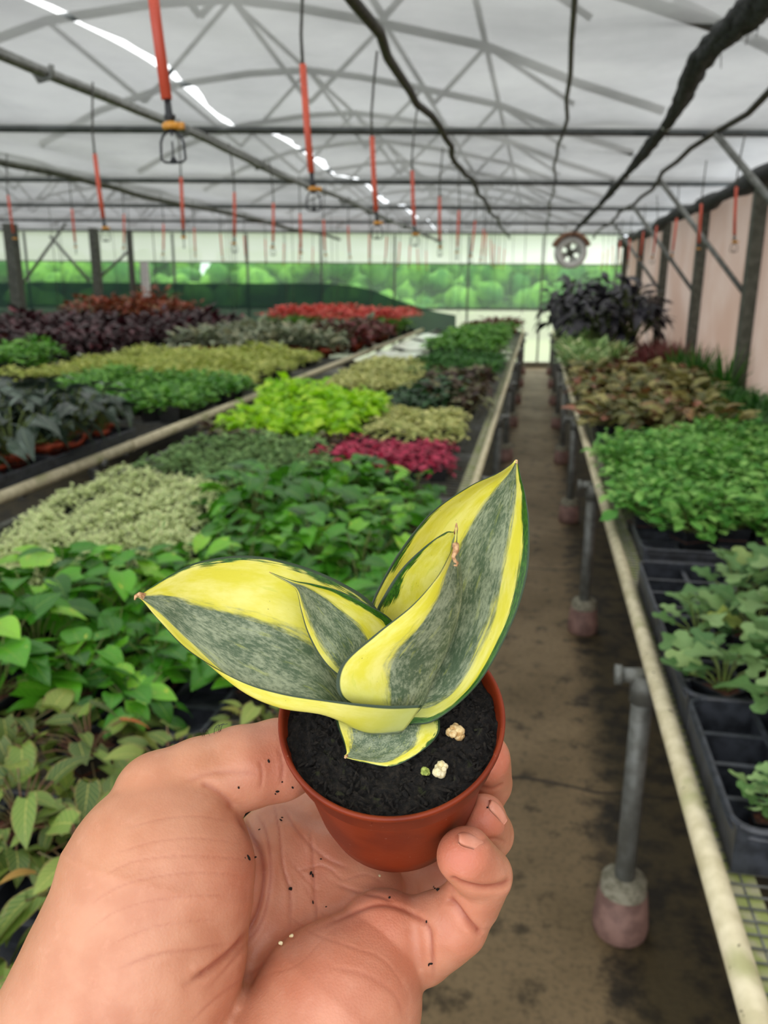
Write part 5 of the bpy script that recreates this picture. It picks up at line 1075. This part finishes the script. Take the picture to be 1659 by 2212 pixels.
patch('redbrown', None, 1.0, .16, 'red brown grassy plant behind the marbled plants', 'red brown plants on the tan wall bench', world=[(.72, 7.5), (1.36, 7.5), (1.36, 9.4), (.9, 9.4)], xlim=RX, sc=(1, 1.3))
patch('lightg', None, .95, .16, 'pale striped green plant behind the marbled plants', 'pale striped plants', world=[(.34, 7.5), (.7, 7.5), (.9, 9.4), (.9, 11), (.34, 11)], xlim=RX, sc=(.95, 1.2))
for (x, y, s) in ((1.28, 6.9, 1.15), (1.34, 6.2, 1.25), (1.2, 7.35, 1.0)):
    o = make_plant('spire', 0, (x, y, BASEZ), x * 9, s); tag(o, 'upright spiky dark green plant against the tan wall, %s' % {1.28: 'the middle one', 1.34: 'the closest one', 1.2: 'the farthest one'}[x], 'plant', 'spiky plants against the tan wall')
for i, (x, y, s) in enumerate(((.60, 9.0, 1.3), (.96, 9.2, 1.5), (.98, 9.9, 1.5), (.50, 10.2, 1.5), (.90, 10.6, 1.6), (.48, 11.6, 1.6))):
    o = make_plant('purple', i, (x, y, BASEZ), i * 1.3, s); tag(o, '%s tall blackish purple shrub down the bench beside the tan wall' % ORD[i], 'shrub', 'purple shrubs on the tan wall bench')

# near trays on the right bench: seedlings in black pots, some cells empty
tray('deep', (.62, 1.315, .708), 'deep blue black tray holding the single low seedling at its rail side')
tray('deep', (.62, 1.725, .708), 'deep blue black tray second from the bare wire mesh, crowded with tall seedlings')
tray('deep', (.62, 2.135, .708), 'mostly empty deep blue black tray just before the mint plants')
tray('deep', (.72, .90, .708), 'deep blue black tray whose corner stands nearest the bare wire mesh')
for k, y in enumerate((1.315, 1.725, 2.135)): tray('deep', (1.21, y - .02, .708), '%s deep blue black tray behind the seedlings against the tan wall' % ORD[k], 'rear seedling trays')
cells = [(.40, 1.20, .62, 0, None), (.53, 1.22, .95, 1, None), (.41, 1.60, .95, 2, None), (.53, 1.62, 1.15, 0, None), (.52, 1.45, 1.1, 1, None), (.645, 1.25, 1.1, 2, None), (.65, 1.43, 1.2, 0, None), (.66, 1.64, 1.25, 1, None), (.40, 1.82, .9, 1, None), (.53, 1.86, 1.1, 2, None), (.66, 1.88, 1.15, 0, None), (.53, 2.05, 1.05, 1, None), (.66, 2.1, 1.2, 2, None), (.79, 1.3, 1.2, 1, None), (.79, 1.6, 1.2, 2, None), (.79, 1.85, 1.25, 0, None), (.79, 2.12, 1.25, 1, None), (.92, 1.8, 1.2, 0, None), (.92, 2.1, 1.2, 2, None), (1.05, 2.05, 1.2, 1, None), (1.18, 2.1, 1.2, 0, None), (.92, 1.5, 1.2, 2, None), (1.05, 1.75, 1.2, 1, None)]
for i, (x, y, s, v, _) in enumerate(cells):
    o = make_plant('hebe', v, (x, y, .713), i * 1.9, s)
    if i == 0: tag(o, 'low dark scalloped seedling alone in the pot closest to the chipped cream rail', 'plant')
    elif i == 2: tag(o, 'scalloped seedling with a yellowing leaf in the second tray beside the cream rail', 'plant')
    else: tag(o, 'scalloped seedling, %s pot from the cream rail, %s tray row past the bare mesh' % (ORD[min(9, max(0, int((x - .34) / .13)))], ORD[sorted(set(int(c_[1] / .2) for c_ in cells)).index(int(y / .2))]), 'plant', 'scalloped seedlings in trays')
# black shallow trays with terracotta pots at the long rail
for k, y in enumerate((2.75, 3.12, 3.49, 3.9)):
    tray('deep', (-2.385, y, .708), '%s blue black tray under the terracotta pots along the long cream rail' % ORD[k], 'trays under the terracotta pots')
for i, (x, y, tilt) in enumerate(((-2.19, 3.45, 0), (-2.17, 3.62, .1))):
    o = empty('terracotta_pot', (x, y, .735)); o.rotation_euler = (tilt * 4, 0, 0); link('pot', KINDS['aloc'][2], o); link('soil', KINDS['aloc'][3], o); tag(o, ['empty upright terracotta pot at the rail edge of the blue black trays', 'leaning empty terracotta pot behind the upright one at the rail edge'][i], 'pot')
M['sheet'] = noisy('bench_shine_white', srgb(226, 228, 214), srgb(200, 204, 186), 6, 0.25)  # added pale sheets stand for light glinting off the wet empty bench
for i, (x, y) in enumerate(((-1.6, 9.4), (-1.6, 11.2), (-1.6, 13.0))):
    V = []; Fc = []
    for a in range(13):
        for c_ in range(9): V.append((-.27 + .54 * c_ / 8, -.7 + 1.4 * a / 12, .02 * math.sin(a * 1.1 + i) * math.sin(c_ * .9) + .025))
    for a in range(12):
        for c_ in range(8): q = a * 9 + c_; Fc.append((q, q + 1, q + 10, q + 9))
    o = link('bench_shine_sheet', mesh_from('bench_shine_sheet', V, Fc, [M['sheet']]), None, (x, y, BASEZ)); tag(o, '%s added pale sheet imitating wet shine on the middle bench beyond the pale plants' % ORD[i], 'sheet', 'added shine sheets on the middle bench')
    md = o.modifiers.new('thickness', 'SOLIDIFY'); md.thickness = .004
print('PATCHES', PATCHN, sum(n for _, n in PATCHN))
